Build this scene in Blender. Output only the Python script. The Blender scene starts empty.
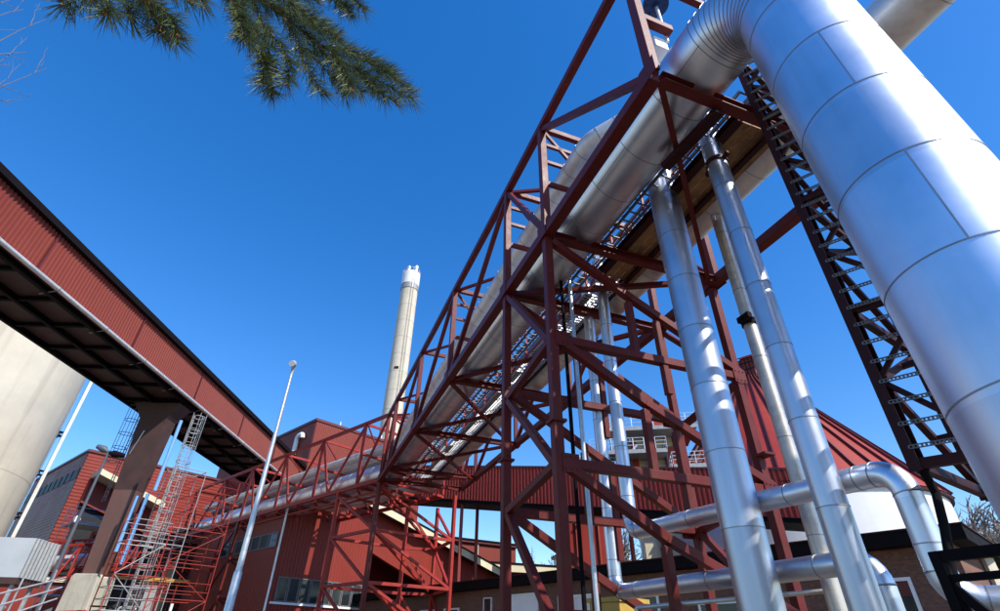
import bpy, bmesh, math, random
from mathutils import Vector, Matrix
random.seed(7)
V=Vector; PI=math.pi; rad=math.radians
S=bpy.context.scene; COL=S.collection
# ---------------------------------------------------------------- camera
F=511.; PITCH=rad(34.2); ROLL=math.atan2(11,751); ZC=1.6
cd=bpy.data.cameras.new('camera'); cam=bpy.data.objects.new('camera',cd); COL.objects.link(cam)
cd.sensor_width=36; cd.lens=36*F/1000; cd.clip_end=3000; cd.clip_start=.05
cam.matrix_world=Matrix.Translation((0,0,ZC))@Matrix.Rotation(PI/2+PITCH,4,'X')@Matrix.Rotation(ROLL,4,'Z')
S.camera=cam
CR=cam.matrix_world.to_3x3()
def ray(x,y): return CR@V((x-500.,-(y-305.5),-F))
# world position of a direction seen at (x,y), at a chosen distance / azimuth+distance
def at_d(x,y,d):
    r=ray(x,y); return V((0,0,ZC))+r*(d/math.hypot(r.x,r.y))
def pol(az,d,z=0): a=rad(az); return V((math.sin(a)*d,math.cos(a)*d,z))
# ---------------------------------------------------------------- object helpers
ORG={}
def tag(o,label=None,cat=None,group=None,kind=None):
    if label: o['label']=label
    if cat: o['category']=cat
    if group: o['group']=group
    if kind: o['kind']=kind
    return o
def thing(name,label,cat,loc=(0,0,0),group=None):
    o=bpy.data.objects.new(name,None); COL.objects.link(o); o.location=loc; o.empty_display_size=.3
    ORG[o.name]=V(loc); return tag(o,label,cat,group)
class MB:
    def __init__(s): s.v=[];s.f=[];s.m=[]
    def add(s,vs,fs,m=0):
        b=len(s.v); s.v+= [V(v) for v in vs]; s.f+=[tuple(i+b for i in f) for f in fs]; s.m+=[m]*len(fs); return s
    def box(s,c,sx,sy,sz,ax=V((1,0,0)),m=0):
        """c = centre of the base; ax = horizontal x axis"""
        ax=V(ax).normalized(); ay=V((-ax.y,ax.x,0)); c=V(c); vs=[]
        for k in (0,sz):
            for a,b in ((-1,-1),(1,-1),(1,1),(-1,1)): vs.append(c+ax*(a*sx/2)+ay*(b*sy/2)+V((0,0,k)))
        return s.add(vs,[(3,2,1,0),(4,5,6,7),(0,1,5,4),(1,2,6,5),(2,3,7,6),(3,0,4,7)],m)
    def par(s,o,u,v,w,m=0):
        """parallelepiped"""
        o,u,v,w=V(o),V(u),V(v),V(w)
        if u.cross(v).dot(w)<0: u,v=v,u
        vs=[o,o+u,o+u+v,o+v,o+w,o+u+w,o+u+v+w,o+v+w]
        return s.add(vs,[(3,2,1,0),(4,5,6,7),(0,1,5,4),(1,2,6,5),(2,3,7,6),(3,0,4,7)],m)
    def beam(s,a,b,w,h=None,up=V((0,0,1)),m=0):
        h=h or w; a=V(a);b=V(b); d=(b-a); L=d.length; d.normalize(); up=V(up)
        if abs(d.dot(up))>.95: up=V((.9373,.3486,0)) if abs(d.z)>.9 else V((0,0,1))
        sx=d.cross(up).normalized(); sy=sx.cross(d).normalized()
        return s.par(a-sx*w/2-sy*h/2,sx*w,sy*h,d*L,m)
    def hbeam(s,a,b,w,h,up=V((0,0,1)),t=.02,m=0):
        a=V(a);b=V(b); d=(b-a); L=d.length; d.normalize(); up=V(up)
        if abs(d.dot(up))>.95: up=V((.9373,.3486,0))
        sx=d.cross(up).normalized(); sy=sx.cross(d).normalized()
        s.par(a-sx*w/2+sy*(h/2-t),sx*w,sy*t,d*L,m); s.par(a-sx*w/2-sy*h/2,sx*w,sy*t,d*L,m)
        return s.par(a-sx*t/2-sy*(h/2-t-.001),sx*t,sy*(h-2*t-.002),d*L,m)
    def tube(s,pts,r,n=12,m=0,cap=True):
        pts=[V(p) for p in pts]; N=len(pts); b=len(s.v)
        rr=r if isinstance(r,(list,tuple)) else [r]*N
        t0=(pts[1]-pts[0]).normalized(); ref=V((0,0,1)) if abs(t0.z)<.9 else V((1,0,0))
        x=t0.cross(ref).normalized(); prev=t0
        for i,p in enumerate(pts):
            if i==0:t=t0
            elif i==N-1:t=(pts[i]-pts[i-1]).normalized()
            else:t=((pts[i]-pts[i-1]).normalized()+(pts[i+1]-pts[i]).normalized()).normalized()
            q=prev.rotation_difference(t); x=q@x; x=(x-t*x.dot(t)).normalized(); prev=t; y=t.cross(x)
            for k in range(n):
                a=2*PI*k/n; s.v.append(p+x*(rr[i]*math.cos(a))+y*(rr[i]*math.sin(a)))
        for i in range(N-1):
            for k in range(n):
                k2=(k+1)%n; s.f.append((b+i*n+k,b+i*n+k2,b+(i+1)*n+k2,b+(i+1)*n+k)); s.m.append(m)
        if cap:
            s.f.append(tuple(b+k for k in range(n-1,-1,-1))); s.m.append(m)
            s.f.append(tuple(b+(N-1)*n+k for k in range(n))); s.m.append(m)
        return s
    def poly(s,pts,ext,m=0):
        """extruded polygon"""
        pts=[V(p) for p in pts]; e=V(ext); n=len(pts)
        nn=V((0,0,0))
        for i in range(n): nn+=pts[i].cross(pts[(i+1)%n])
        if nn.dot(e)<0: pts.reverse()
        vs=pts+[p+e for p in pts]
        return s.add(vs,[tuple(range(n-1,-1,-1)),tuple(range(n,2*n))]+[(i,(i+1)%n,n+(i+1)%n,n+i) for i in range(n)],m)
    def corr(s,o,u,v,n,pitch=.25,dep=.04,m=0):
        """trapezoid sheet: ribs run along u and repeat along v; n = outward normal"""
        o,u,v,n=V(o),V(u),V(v),V(n).normalized(); L=v.length; c=max(1,int(round(L/pitch))); st=v/c; prof=[]
        for i in range(c):
            for fr,hh in ((0,0),(.35,0),(.5,1),(.85,1)): prof.append(o+st*(i+fr)+n*(dep*hh))
        prof.append(o+v); b=len(s.v)
        for p in prof: s.v+=[p,p+u]
        flip=(u.cross(v)).dot(n)<0
        for i in range(len(prof)-1):
            q=(b+2*i,b+2*i+1,b+2*i+3,b+2*i+2); s.f.append(q[::-1] if flip else q); s.m.append(m)
        return s
    def build(s,name,mats,parent=None,smooth=None,label=None,bevel=0):
        me=bpy.data.meshes.new(name); o=V((0,0,0)); p=parent
        if parent: o=ORG[parent.name]
        me.from_pydata([v-o for v in s.v],[],s.f)
        if not isinstance(mats,(list,tuple)): mats=[mats]
        for mt in mats: me.materials.append(mt)
        me.polygons.foreach_set('material_index',s.m)
        if smooth:
            me.polygons.foreach_set('use_smooth',[True]*len(s.f)); me.set_sharp_from_angle(angle=rad(smooth))
        me.update(); ob=bpy.data.objects.new(name,me); COL.objects.link(ob)
        if parent: ob.parent=parent
        ORG[ob.name]=o
        if bevel:
            b=ob.modifiers.new('bevel','BEVEL'); b.width=bevel; b.segments=2; b.limit_method='ANGLE'
        if label: ob['label']=label
        return ob
# ---------------------------------------------------------------- materials
def mat(name,col,rough=.6,metal=0.,var=.12,scale=2.,bump=0.,bscale=20,streak=None,spec=.5,coat=0,aniso=0,col2=None,mix=.5,rustscale=1.2,sheet=0):
    m=bpy.data.materials.new(name); m.use_nodes=True; nt=m.node_tree; N=nt.nodes; L=nt.links; B=N['Principled BSDF']
    tc=N.new('ShaderNodeNewGeometry'); 
    nz=N.new('ShaderNodeTexNoise'); nz.inputs['Scale'].default_value=scale; nz.inputs['Detail'].default_value=6; nz.inputs['Roughness'].default_value=.65
    L.new(tc.outputs['Position'],nz.inputs['Vector'])
    mr=N.new('ShaderNodeMapRange'); mr.inputs[1].default_value=.3; mr.inputs[2].default_value=.7; mr.inputs[3].default_value=1-var; mr.inputs[4].default_value=1+var
    L.new(nz.outputs['Fac'],mr.inputs[0])
    sc=N.new('ShaderNodeVectorMath'); sc.operation='SCALE'; sc.inputs[0].default_value=col[:3]; L.new(mr.outputs[0],sc.inputs['Scale'])
    out=sc.outputs[0]
    if streak:   # vertical weather streaks (a worn / dirty colour of its own)
        mp=N.new('ShaderNodeMapping'); mp.inputs['Scale'].default_value=(streak[1],streak[1],streak[1]*.06)
        L.new(tc.outputs['Position'],mp.inputs['Vector']); n2=N.new('ShaderNodeTexNoise'); n2.inputs['Scale'].default_value=1; n2.inputs['Detail'].default_value=5
        L.new(mp.outputs[0],n2.inputs['Vector']); r2=N.new('ShaderNodeMapRange'); r2.inputs[1].default_value=.5; r2.inputs[2].default_value=.75; r2.inputs[4].default_value=streak[2]
        L.new(n2.outputs['Fac'],r2.inputs[0]); mx=N.new('ShaderNodeMix'); mx.data_type='RGBA'
        L.new(r2.outputs[0],mx.inputs['Factor']); L.new(out,mx.inputs[6]); mx.inputs[7].default_value=(*streak[0],1); out=mx.outputs[2]
    if col2:
        n3=N.new('ShaderNodeTexNoise'); n3.inputs['Scale'].default_value=rustscale; n3.inputs['Detail'].default_value=8; n3.inputs['Roughness'].default_value=.7
        L.new(tc.outputs['Position'],n3.inputs['Vector']); r3=N.new('ShaderNodeMapRange'); r3.inputs[1].default_value=.5; r3.inputs[2].default_value=.68; r3.inputs[4].default_value=mix
        L.new(n3.outputs['Fac'],r3.inputs[0]); mx=N.new('ShaderNodeMix'); mx.data_type='RGBA'
        L.new(r3.outputs[0],mx.inputs['Factor']); L.new(out,mx.inputs[6]); mx.inputs[7].default_value=(*col2,1); out=mx.outputs[2]
    if sheet:
        sx=N.new('ShaderNodeSeparateXYZ'); L.new(tc.outputs['Position'],sx.inputs[0]); dv_=N.new('ShaderNodeMath'); dv_.operation='MULTIPLY_ADD'; dv_.inputs[1].default_value=1/sheet; dv_.inputs[2].default_value=-.855/sheet; L.new(sx.outputs[2],dv_.inputs[0])
        fl_=N.new('ShaderNodeMath'); fl_.operation='FLOOR'; L.new(dv_.outputs[0],fl_.inputs[0]); wn=N.new('ShaderNodeTexWhiteNoise'); wn.noise_dimensions='1D'; L.new(fl_.outputs[0],wn.inputs['W'])
        m2=N.new('ShaderNodeMapRange'); m2.inputs[3].default_value=.90; m2.inputs[4].default_value=1.06; L.new(wn.outputs['Value'],m2.inputs[0])
        s2_=N.new('ShaderNodeVectorMath'); s2_.operation='SCALE'; L.new(out,s2_.inputs[0]); L.new(m2.outputs[0],s2_.inputs['Scale']); out=s2_.outputs[0]
    L.new(out,B.inputs['Base Color'])
    B.inputs['Roughness'].default_value=rough; B.inputs['Metallic'].default_value=metal; B.inputs['Specular IOR Level'].default_value=spec
    rv=N.new('ShaderNodeMapRange'); rv.inputs[1].default_value=.3; rv.inputs[2].default_value=.7; rv.inputs[3].default_value=rough*.88; rv.inputs[4].default_value=min(1,rough*1.12)
    L.new(nz.outputs['Fac'],rv.inputs[0]); L.new(rv.outputs[0],B.inputs['Roughness'])
    if bump:
        nb=N.new('ShaderNodeTexNoise'); nb.inputs['Scale'].default_value=bscale; nb.inputs['Detail'].default_value=4; L.new(tc.outputs['Position'],nb.inputs['Vector'])
        bp=N.new('ShaderNodeBump'); bp.inputs['Strength'].default_value=bump; bp.inputs['Distance'].default_value=.02; L.new(nb.outputs['Fac'],bp.inputs['Height']); L.new(bp.outputs[0],B.inputs['Normal'])
    return m
M={}
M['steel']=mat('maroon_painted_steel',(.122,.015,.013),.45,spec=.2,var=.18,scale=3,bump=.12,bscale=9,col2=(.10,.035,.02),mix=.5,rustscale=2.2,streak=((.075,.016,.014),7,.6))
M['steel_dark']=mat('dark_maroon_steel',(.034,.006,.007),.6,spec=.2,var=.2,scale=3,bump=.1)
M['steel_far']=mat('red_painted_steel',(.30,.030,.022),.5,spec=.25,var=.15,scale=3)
M['black']=mat('black_steel',(.008,.006,.007),.8,spec=.1,var=.2,scale=3,bump=.1)
M['clad']=mat('aluminium_cladding',(.70,.74,.80),.40,1.,var=.07,scale=.9,bump=.16,bscale=1.6,sheet=1.15,streak=((.62,.63,.66),9,.5))
M['clad2']=mat('brushed_cladding',(.52,.56,.63),.40,1.,var=.08,scale=1.2,bump=.14,bscale=2.2,sheet=1.15,streak=((.44,.46,.50),9,.5))  # aluminium cladding darkened in colour to stand in for shade on the uprights
M['clad_dull']=mat('dull_aluminium_cladding',(.70,.68,.65),.5,.6,var=.08,scale=1,bump=.05,bscale=3,streak=((.5,.46,.42),6,.5))
M['seam']=mat('cladding_seam',(.30,.31,.33),.45,.8,var=.1)
M['galv_dark']=mat('dark_galvanised_steel',(.15,.155,.165),.6,.3,var=.25,scale=5)
M['clad_white']=mat('pale_pipe_cladding',(.76,.76,.77),.42,.55,var=.06,scale=1.5,bump=.06,bscale=4)
M['galv']=mat('galvanised_steel',(.55,.57,.58),.42,.75,var=.15,scale=6)
M['galv_dull']=mat('weathered_galvanised_steel',(.31,.32,.32),.6,.4,var=.2,scale=5)
M['rusty']=mat('rust_stained_pipe',(.60,.56,.50),.42,.6,var=.12,scale=2,col2=(.33,.20,.10),mix=.55,rustscale=2.5)
M['red']=mat('red_corrugated_sheet',(.195,.036,.022),.5,var=.07,scale=.25,streak=((.17,.024,.018),3,.45),spec=.3)
M['red2']=mat('bright_red_sheet',(.205,.028,.018),.5,var=.07,scale=.3,streak=((.28,.03,.02),3,.4),spec=.3)
M['roof_red']=mat('red_standing_seam_roof',(.31,.038,.025),.5,var=.08,scale=.4,streak=((.26,.03,.02),2,.4),spec=.3)
M['red_trim']=mat('dark_red_trim',(.10,.012,.012),.5,var=.1)
M['dgrey']=mat('dark_grey_paint',(.07,.08,.10),.5,var=.1)
M['conc']=mat('pale_concrete',(.56,.51,.41),.85,var=.10,scale=.35,bump=.2,bscale=6,streak=((.36,.31,.25),1.3,.65),spec=.2)
M['conc2']=mat('stained_concrete',(.46,.42,.33),.9,var=.15,scale=1.2,bump=.3,bscale=12,streak=((.20,.17,.12),4,.6),spec=.2)
M['cream']=mat('cream_fascia',(.62,.56,.38),.6,var=.08,scale=1)
M['cream_pale']=mat('pale_duct_paint',(.60,.60,.55),.6,var=.1,scale=2,streak=((.4,.38,.32),4,.5))
M['white']=mat('white_wall',(.72,.72,.72),.6,var=.05,scale=.6,streak=((.55,.54,.52),2,.4))
M['whitep']=mat('white_paint',(.78,.78,.78),.45,var=.05,scale=2)
M['glass']=mat('dark_window_glass',(.02,.025,.03),.12,var=.3,scale=1,spec=.35)
M['dark']=mat('dark_void_lining',(.012,.011,.012),.8,var=.2)  # flat black that paints the shade of openings and the shed
M['brown']=mat('brown_painted_pier',(.13,.062,.045),.55,var=.12,scale=.8,streak=((.09,.04,.03),3,.5))
M['wood']=mat('weathered_planks',(.30,.165,.07),.75,var=.35,scale=5,bump=.3,bscale=30,col2=(.08,.045,.02),mix=.7,rustscale=3)
M['grey']=mat('grey_sheet',(.44,.46,.46),.55,.1,var=.08,scale=1)
M['blue']=mat('blue_valve_paint',(.010,.045,.16),.4,var=.1)
M['ltblue']=mat('light_blue_pipe_paint',(.15,.33,.60),.45,var=.1)
M['yellow']=mat('mustard_paint',(.45,.28,.05),.6,var=.15,scale=3)
M['bark']=mat('bark',(.14,.10,.075),.9,var=.3,scale=12,bump=.3)
M['twig']=mat('pale_bark_twigs',(.15,.125,.11),.8,var=.25,scale=20)
M['needle']=mat('pine_needles',(.10,.125,.038),.45,var=.5,scale=14,spec=.4)
M['needle2']=mat('conifer_foliage',(.035,.062,.025),.7,var=.3,scale=3)
M['bud']=mat('pine_buds',(.30,.13,.05),.7,var=.2,scale=30)
M['soffit']=mat('dark_brown_soffit',(.05,.022,.018),.75,var=.3,scale=1.5)
M['dark_glass']=mat('sooty_window_glass',(.035,.045,.045),.5,var=.4,scale=.8,spec=.12)  # dark, rough glass with low specular
def brick():
    m=bpy.data.materials.new('brown_brick'); m.use_nodes=True; nt=m.node_tree; N=nt.nodes; L=nt.links; B=N['Principled BSDF']
    g=N.new('ShaderNodeNewGeometry'); sp=N.new('ShaderNodeSeparateXYZ'); L.new(g.outputs['Position'],sp.inputs[0])
    # horizontal coordinate along the two wall directions of the yard's grid
    a=N.new('ShaderNodeMath'); a.operation='MULTIPLY'; a.inputs[1].default_value=-.673; L.new(sp.outputs[0],a.inputs[0])
    b=N.new('ShaderNodeMath'); b.operation='MULTIPLY_ADD'; b.inputs[1].default_value=.74; L.new(sp.outputs[1],b.inputs[0]); L.new(a.outputs[0],b.inputs[2])
    cb=N.new('ShaderNodeCombineXYZ'); L.new(b.outputs[0],cb.inputs[0]); L.new(sp.outputs[2],cb.inputs[1])
    bt=N.new('ShaderNodeTexBrick'); bt.inputs['Scale'].default_value=4; bt.inputs['Color1'].default_value=(.19,.085,.055,1); bt.inputs['Color2'].default_value=(.11,.05,.035,1); bt.inputs['Mortar'].default_value=(.15,.11,.085,1); bt.inputs['Mortar Size'].default_value=.02
    L.new(cb.outputs[0],bt.inputs['Vector']); L.new(bt.outputs['Color'],B.inputs['Base Color']); B.inputs['Roughness'].default_value=.9
    bp=N.new('ShaderNodeBump'); bp.inputs['Strength'].default_value=.4; bp.inputs['Distance'].default_value=.02; L.new(bt.outputs['Fac'],bp.inputs['Height']); L.new(bp.outputs[0],B.inputs['Normal'])
    return m
M['brick']=brick()
# ---------------------------------------------------------------- light
SUN_AZ,SUN_EL=130.,43.
W=bpy.data.worlds.new('World'); S.world=W; W.use_nodes=True; nt=W.node_tree
bg=nt.nodes['Background']; sky=nt.nodes.new('ShaderNodeTexSky'); sky.sky_type='NISHITA'; sky.sun_disc=False
sky.sun_elevation=rad(SUN_EL); sky.sun_rotation=rad(SUN_AZ); sky.altitude=0; sky.air_density=1.0; sky.dust_density=.3; sky.ozone_density=2.0
hs=nt.nodes.new('ShaderNodeHueSaturation'); hs.inputs['Hue'].default_value=.511; hs.inputs['Saturation'].default_value=1.52; hs.inputs['Value'].default_value=1.95
gm=nt.nodes.new('ShaderNodeGamma'); gm.inputs['Gamma'].default_value=.86; nt.links.new(sky.outputs[0],gm.inputs['Color'])
nt.links.new(gm.outputs[0],hs.inputs['Color']); nt.links.new(hs.outputs[0],bg.inputs['Color']); bg.inputs['Strength'].default_value=.12
sl=bpy.data.lights.new('sun','SUN'); sl.energy=4.8; sl.angle=rad(.5); sl.color=(1,.95,.87); so=bpy.data.objects.new('sun',sl); COL.objects.link(so)
sd=V((math.sin(rad(SUN_AZ))*math.cos(rad(SUN_EL)),math.cos(rad(SUN_AZ))*math.cos(rad(SUN_EL)),math.sin(rad(SUN_EL))))
so.rotation_euler=sd.to_track_quat('Z','Y').to_euler(); so.location=(20,-10,30)
S.view_settings.view_transform='Standard'; S.view_settings.look='None'; S.view_settings.gamma=1; S.view_settings.exposure=.35
# ---------------------------------------------------------------- ground
def ground():
    m=bpy.data.materials.new('yard_ground'); m.use_nodes=True; nt=m.node_tree; N=nt.nodes; L=nt.links; B=N['Principled BSDF']
    g=N.new('ShaderNodeNewGeometry'); n=N.new('ShaderNodeTexNoise'); n.inputs['Scale'].default_value=.15; n.inputs['Detail'].default_value=10; L.new(g.outputs['Position'],n.inputs['Vector'])
    r=N.new('ShaderNodeValToRGB'); r.color_ramp.elements[0].color=(.10,.08,.062,1); r.color_ramp.elements[1].color=(.20,.16,.12,1); r.color_ramp.elements[0].position=.35; r.color_ramp.elements[1].position=.65
    L.new(n.outputs['Fac'],r.inputs[0]); L.new(r.outputs[0],B.inputs['Base Color']); B.inputs['Roughness'].default_value=.95
    return m
tag(MB().add([(-1500,-1500,0),(1500,-1500,0),(1500,1500,0),(-1500,1500,0)],[(0,1,2,3)]).build('ground',ground()),kind='structure')
# ================================================================ PIPE BRIDGE FRAME
BA=rad(-20.4); BD=V((math.sin(BA),math.cos(BA),0)); BT=V((math.cos(BA),-math.sin(BA),0))
def B(s,t,z): return BD*s+BT*t+V((0,0,z))
TL,TR,ZB,ZT=4.24,9.26,9.95,13.98
CORN=B(31.2,TL,0); RA=V((-.741,.671,0)); RN=V((.671,.741,0))
def R(u,n,z): return CORN+RA*u+RN*n+V((0,0,z))
nodes=[3.86,8.25,10.85,16.7,22.4,28.6,31.2]
br=thing('pipe_bridge','maroon lattice steel bridge high overhead carrying the fattest silver pipe towards the chimney','pipe bridge',B(8,6.7,0))
for t,nm in ((TL,0),(TR,1)):
    MB().beam(B(nodes[0],t,ZB),B(nodes[-1],t,ZB),.25,.25).build('bottom_chord',M['steel'],br,bevel=.012)
    MB().beam(B(nodes[0],t,ZT),B(nodes[-1],t,ZT),.20,.22).build('top_chord',M['steel'],br,bevel=.012)
    for i,s in enumerate(nodes):
        MB().beam(B(s,t,ZB+.125),B(s,t,ZT-.11),.20 if i<3 else .16,.18,up=BT).build('post',M['steel'],br,bevel=.01)
    dg=[(1,0,0),(2,1,0),(2,3,0),(3,4,0),(4,5,0),(5,6,0)]
    for a,b,_ in (dg if t<5 else dg[1:]):
        o=BT*(.02 if t<5 else -.02)
        MB().beam(B(nodes[a],t,ZT-.05)+o,B(nodes[b],t,ZB+.05)+o,.15,.15).build('diagonal',M['steel'],br,bevel=.01)
    for i,s in enumerate(nodes):
        MB().box(B(s,t+(-.135 if t<5 else .135),ZB-.16),.42,.02,.42,BD).build('gusset_plate',M['steel'],br)
for i,s in enumerate(nodes):
    MB().hbeam(B(s,TL+.125,ZB-.02),B(s,TR-.125,ZB-.02),.2,.22).build('cross_beam',M['steel'],br)
    MB().beam(B(s,TL+.1,ZT),B(s,TR-.1,ZT),.14,.16).build('cross_beam',M['steel'],br)
    if i in (1,2,3):
        for z in (13.3,12.6): MB().beam(B(s,TL+.1,z),B(s,5.35,z),.08,.1).build('bracket',M['steel'],br)
        MB().beam(B(s,TL+.1,11.75),B(s,5.6,11.75),.1,.12).build('bracket',M['steel'],br)
        MB().beam(B(s,TL+.1,ZT-.15),B(s,5.35,12.6),.08,.08).build('bracket',M['steel'],br)
for i in range(1,len(nodes)-1):
    a,b=nodes[i],nodes[i+1]
    MB().beam(B(b,TL+.1,ZB-.03),B(a,TR-.1,ZB-.03),.14,.12).build('floor_brace',M['steel'],br)
    if i in (3,4,5): MB().beam(B(a,TL+.1,ZB-.17),B(b,TR-.1,ZB-.17),.12,.12).build('floor_brace',M['steel'],br)
    MB().beam(B(b,TL+.1,ZT),B(a,TR-.1,ZT),.1,.1).build('roof_brace',M['steel'],br)
# mid cross members between nodes, stringers under the walkways
MB().hbeam(B(3.86,TL+.1,ZB-.05),B(8.40,TR-.1,ZB-.05),.11,.14,t=.018).build('floor_brace',M['steel'],br)
MB().beam(B(3.9,5.62,ZB-.22),B(5.35,5.5,ZB-.2),.2,.12).build('hanger_beam',M['steel_dark'],br)
MB().hbeam(B(4.1,6.35,ZB+.2),B(9.3,6.35,ZB+.2),.18,.2).build('stringer',M['steel_dark'],br)
MB().hbeam(B(4.1,7.15,ZB+.2),B(31,7.15,ZB+.2),.12,.2).build('stringer',M['steel_dark'],br)
# heavy hanger and short arm at the nearest upright
MB().beam(B(3.86,TL+.1,11.95),B(3.86,5.0,11.95),.16,.18).build('bracket',M['steel'],br,bevel=.01)
# ================================================================ PIPE helpers
def arc(p0,d0,d1,R_,n):
    """points of a bend of radius R_ starting at corner p0 from direction d0 to d1 (returns list)"""
    d0=V(d0).normalized(); d1=V(d1).normalized(); ang=d0.angle(d1); L=R_*math.tan(ang/2); a=p0-d0*L
    c_dir=(d1-d0*d0.dot(d1)).normalized(); c=a+c_dir*R_; pts=[]
    for i in range(n+1):
        th=ang*i/n; pts.append(c-c_dir*(R_*math.cos(th))+d0*(R_*math.sin(th)))
    return pts
def path(corners,R_,n=8):
    corners=[V(c) for c in corners]; pts=[corners[0]]; bends=[]
    for i in range(1,len(corners)-1):
        a=arc(corners[i],corners[i]-corners[i-1],corners[i+1]-corners[i],R_ if not isinstance(R_,list) else R_[i-1],n if not isinstance(n,list) else n[i-1]); pts+=a; bends.append(a)
    pts.append(corners[-1]); return pts,bends
def ring(mb,p,d,r,w=.03,h=.006,n=40,m=0):
    d=V(d).normalized(); ref=V((0,0,1)) if abs(d.z)<.9 else V((1,0,0)); x=d.cross(ref).normalized(); y=d.cross(x)
    prof=[(-w/2,-.004),(-w/2,h),(w/2,h),(w/2,-.004)]; b=len(mb.v)
    for k in range(n):
        a=2*PI*k/n; e=x*math.cos(a)+y*math.sin(a)
        for dx,dr in prof: mb.v.append(V(p)+d*dx+e*(r+dr))
    for k in range(n):
        k2=(k+1)%n
        for j in range(3): mb.f.append((b+k*4+j,b+k2*4+j,b+k2*4+j+1,b+k*4+j+1)); mb.m.append(m)
def pipe(name,label,corners,r,R_,sp=1.0,mt='clad',seg=40,nb=8,group=None,bend_ring=False,parts=True,cat='pipe',seamw=.014,lseam=False):
    pts,bends=path(corners,R_,nb); cs=[V(c) for c in corners]
    t=thing(name,label,cat,(cs[-1].x,cs[-1].y,0) if False else cs[0],group)
    # straight runs and bends are separate clad lengths of one pipe
    ends=[cs[0]]; segs=[]
    for b in bends: segs.append((ends[-1],b[0])); ends.append(b[-1])
    segs.append((ends[-1],cs[-1]))
    for a,b in segs:
        run=MB(); run.tube([a,b],r,seg); L=(b-a).length; d=(b-a)/max(L,.001); k=sp*.5; j=0
        while k<L-.1:
            ring(run,a+d*k,d,r,w=seamw,h=.005,n=seg,m=1)
            if lseam:
                ref=V((0,0,1)) if abs(d.z)<.9 else V((1,0,0)); x=d.cross(ref).normalized(); y=d.cross(x)
                an=lseam[j%len(lseam)]; e=x*math.cos(rad(an))+y*math.sin(rad(an)); tt=d.cross(e)
                run.par(a+d*k+e*(r-.004)-tt*.006,tt*.012,e*.009,d*min(sp,L-k),m=1)
            k+=sp; j+=1
        run.build('straight_run',[M[mt],M['seam']],t,smooth=40)
    for b in bends:
        bd=MB(); bd.tube(b,r,seg,cap=False)
        for i in range(len(b)):
            d=(b[min(i+1,len(b)-1)]-b[max(i-1,0)])
            if bend_ring or i in (0,len(b)-1): ring(bd,b[i],d,r,w=seamw*(1.1 if bend_ring else 1),h=.006,n=seg,m=1)
        bd.build('elbow',[M[mt],M['seam']],t,smooth=12 if bend_ring else 25)
    return t
# fattest pipe: along the rack, along the bridge, lobster-back elbow, plunges to the ground beside the camera
BP=V((4.21,3.84,0)); sB=BP.dot(BD); tB=BP.dot(BT)
pipe('insulated_pipe','fattest silver pipe, ribbed elbow at top, plunging down the right edge',
     [R(27.5,.86,10.63),B(31.2+.55,5.07,10.63),V((BP.x,BP.y,10.63)),V((BP.x-.13,BP.y-.50,-.2))],.65,[1.4,1.15],1.15,'clad',64,[8,13],bend_ring=True,lseam=[200,38])
pipe('insulated_pipe','fat dull silver pipe on the far side of the bridge, crossing the top right corner',
     [R(27.5,3.56,10.65),B(31.2+2.2,7.8,10.65),B(.1,7.8,10.65),B(-.6,10.5,11.2),B(-.8,14,11.2)],.48,[1.2,1.0,.6],1.3,'clad_dull',48)
pipe('insulated_pipe','slimmer silver pipe above the fat one, elbow near the left top chord of the bridge',
     [R(27.5,.8,12.3),B(31.2+.5,5.02,12.3),B(7.1,5.02,12.3),B(5.6,6.3,12.75),B(3.6,6.7,12.75)],.30,.7,1.0,'clad_dull',36)
pipe('insulated_pipe','thickest of the vertical silver pipes standing left of centre right, through the tower',
     [B(6.36,5.3,12.23),B(6.36,6.28,12.23),B(6.36,6.28,-.1)],.31,.45,1.15,'clad2',48)
pipe('insulated_pipe','vertical silver pipe right of the thickest one, dappled with sun spots near its top',
     [B(4.82,5.2,12.18),B(4.82,6.3,12.18),B(4.82,6.3,-.1)],.19,.4,1.15,'clad2',40)
pipe('insulated_pipe','left pipe of the thin vertical pair, turning into the lower horizontal run',
     [B(11.0,6.9,11.6),B(11.0,6.9,2.72),B(4.98,6.9,2.62),B(4.98,6.9,-.1)],.15,.3,1.1,'clad',32,6)
pipe('insulated_pipe','right pipe of the thin vertical pair, turning into the upper horizontal run',
     [B(9.86,6.7,11.6),B(9.86,6.7,3.72),B(4.12,6.7,3.5),B(4.12,6.7,2.1),pol(52,8.2,2.05)],.15,.3,1.1,'clad',32,6)
pipe('rusty_pipe','narrow rust stained pale pipe standing upright behind the two silver uprights',
     [B(6.43,7.8,10.4),B(6.43,7.8,-.1)],.125,.3,1.6,'rusty',28)
# pipe clamps
for s,t,z,r in ((4.82,6.3,9.6,.19),):
    mb=MB(); ring(mb,B(s,t,z),V((0,0,1)),r,w=.09,h=.025); 
    for a in (-1,1): mb.box(B(s+a*(r+.06),t,z-.05),.12,.05,.1,BD)
    o=mb.build('pipe_clamp',M['steel_dark']); tag(o,'dark steel clamp around the %s silver upright near its top'%('thickest' if r>.3 else 'sun dappled'),'pipe clamp')
mb=MB(); ring(mb,B(6.43,7.8,7.2),V((0,0,1)),.125,w=.12,h=.03); mb.box(B(6.3,7.55,7.13),.3,.1,.12,BD); tag(mb.build('pipe_clamp',M['black']),'dark clamp on the rust stained upright pipe','pipe clamp')
# conduits
for s,t,r,mm,lb in ((9.9,5.45,.045,'black','black vertical conduit left of the thin silver pair'),(9.7,5.6,.05,'galv','grey vertical conduit beside the black one'),):
    tag(MB().tube([B(s,t,10.2),B(s-.15,t-.05,0)],r,12).build('conduit',M[mm],smooth=40),lb,'conduit')
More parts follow.
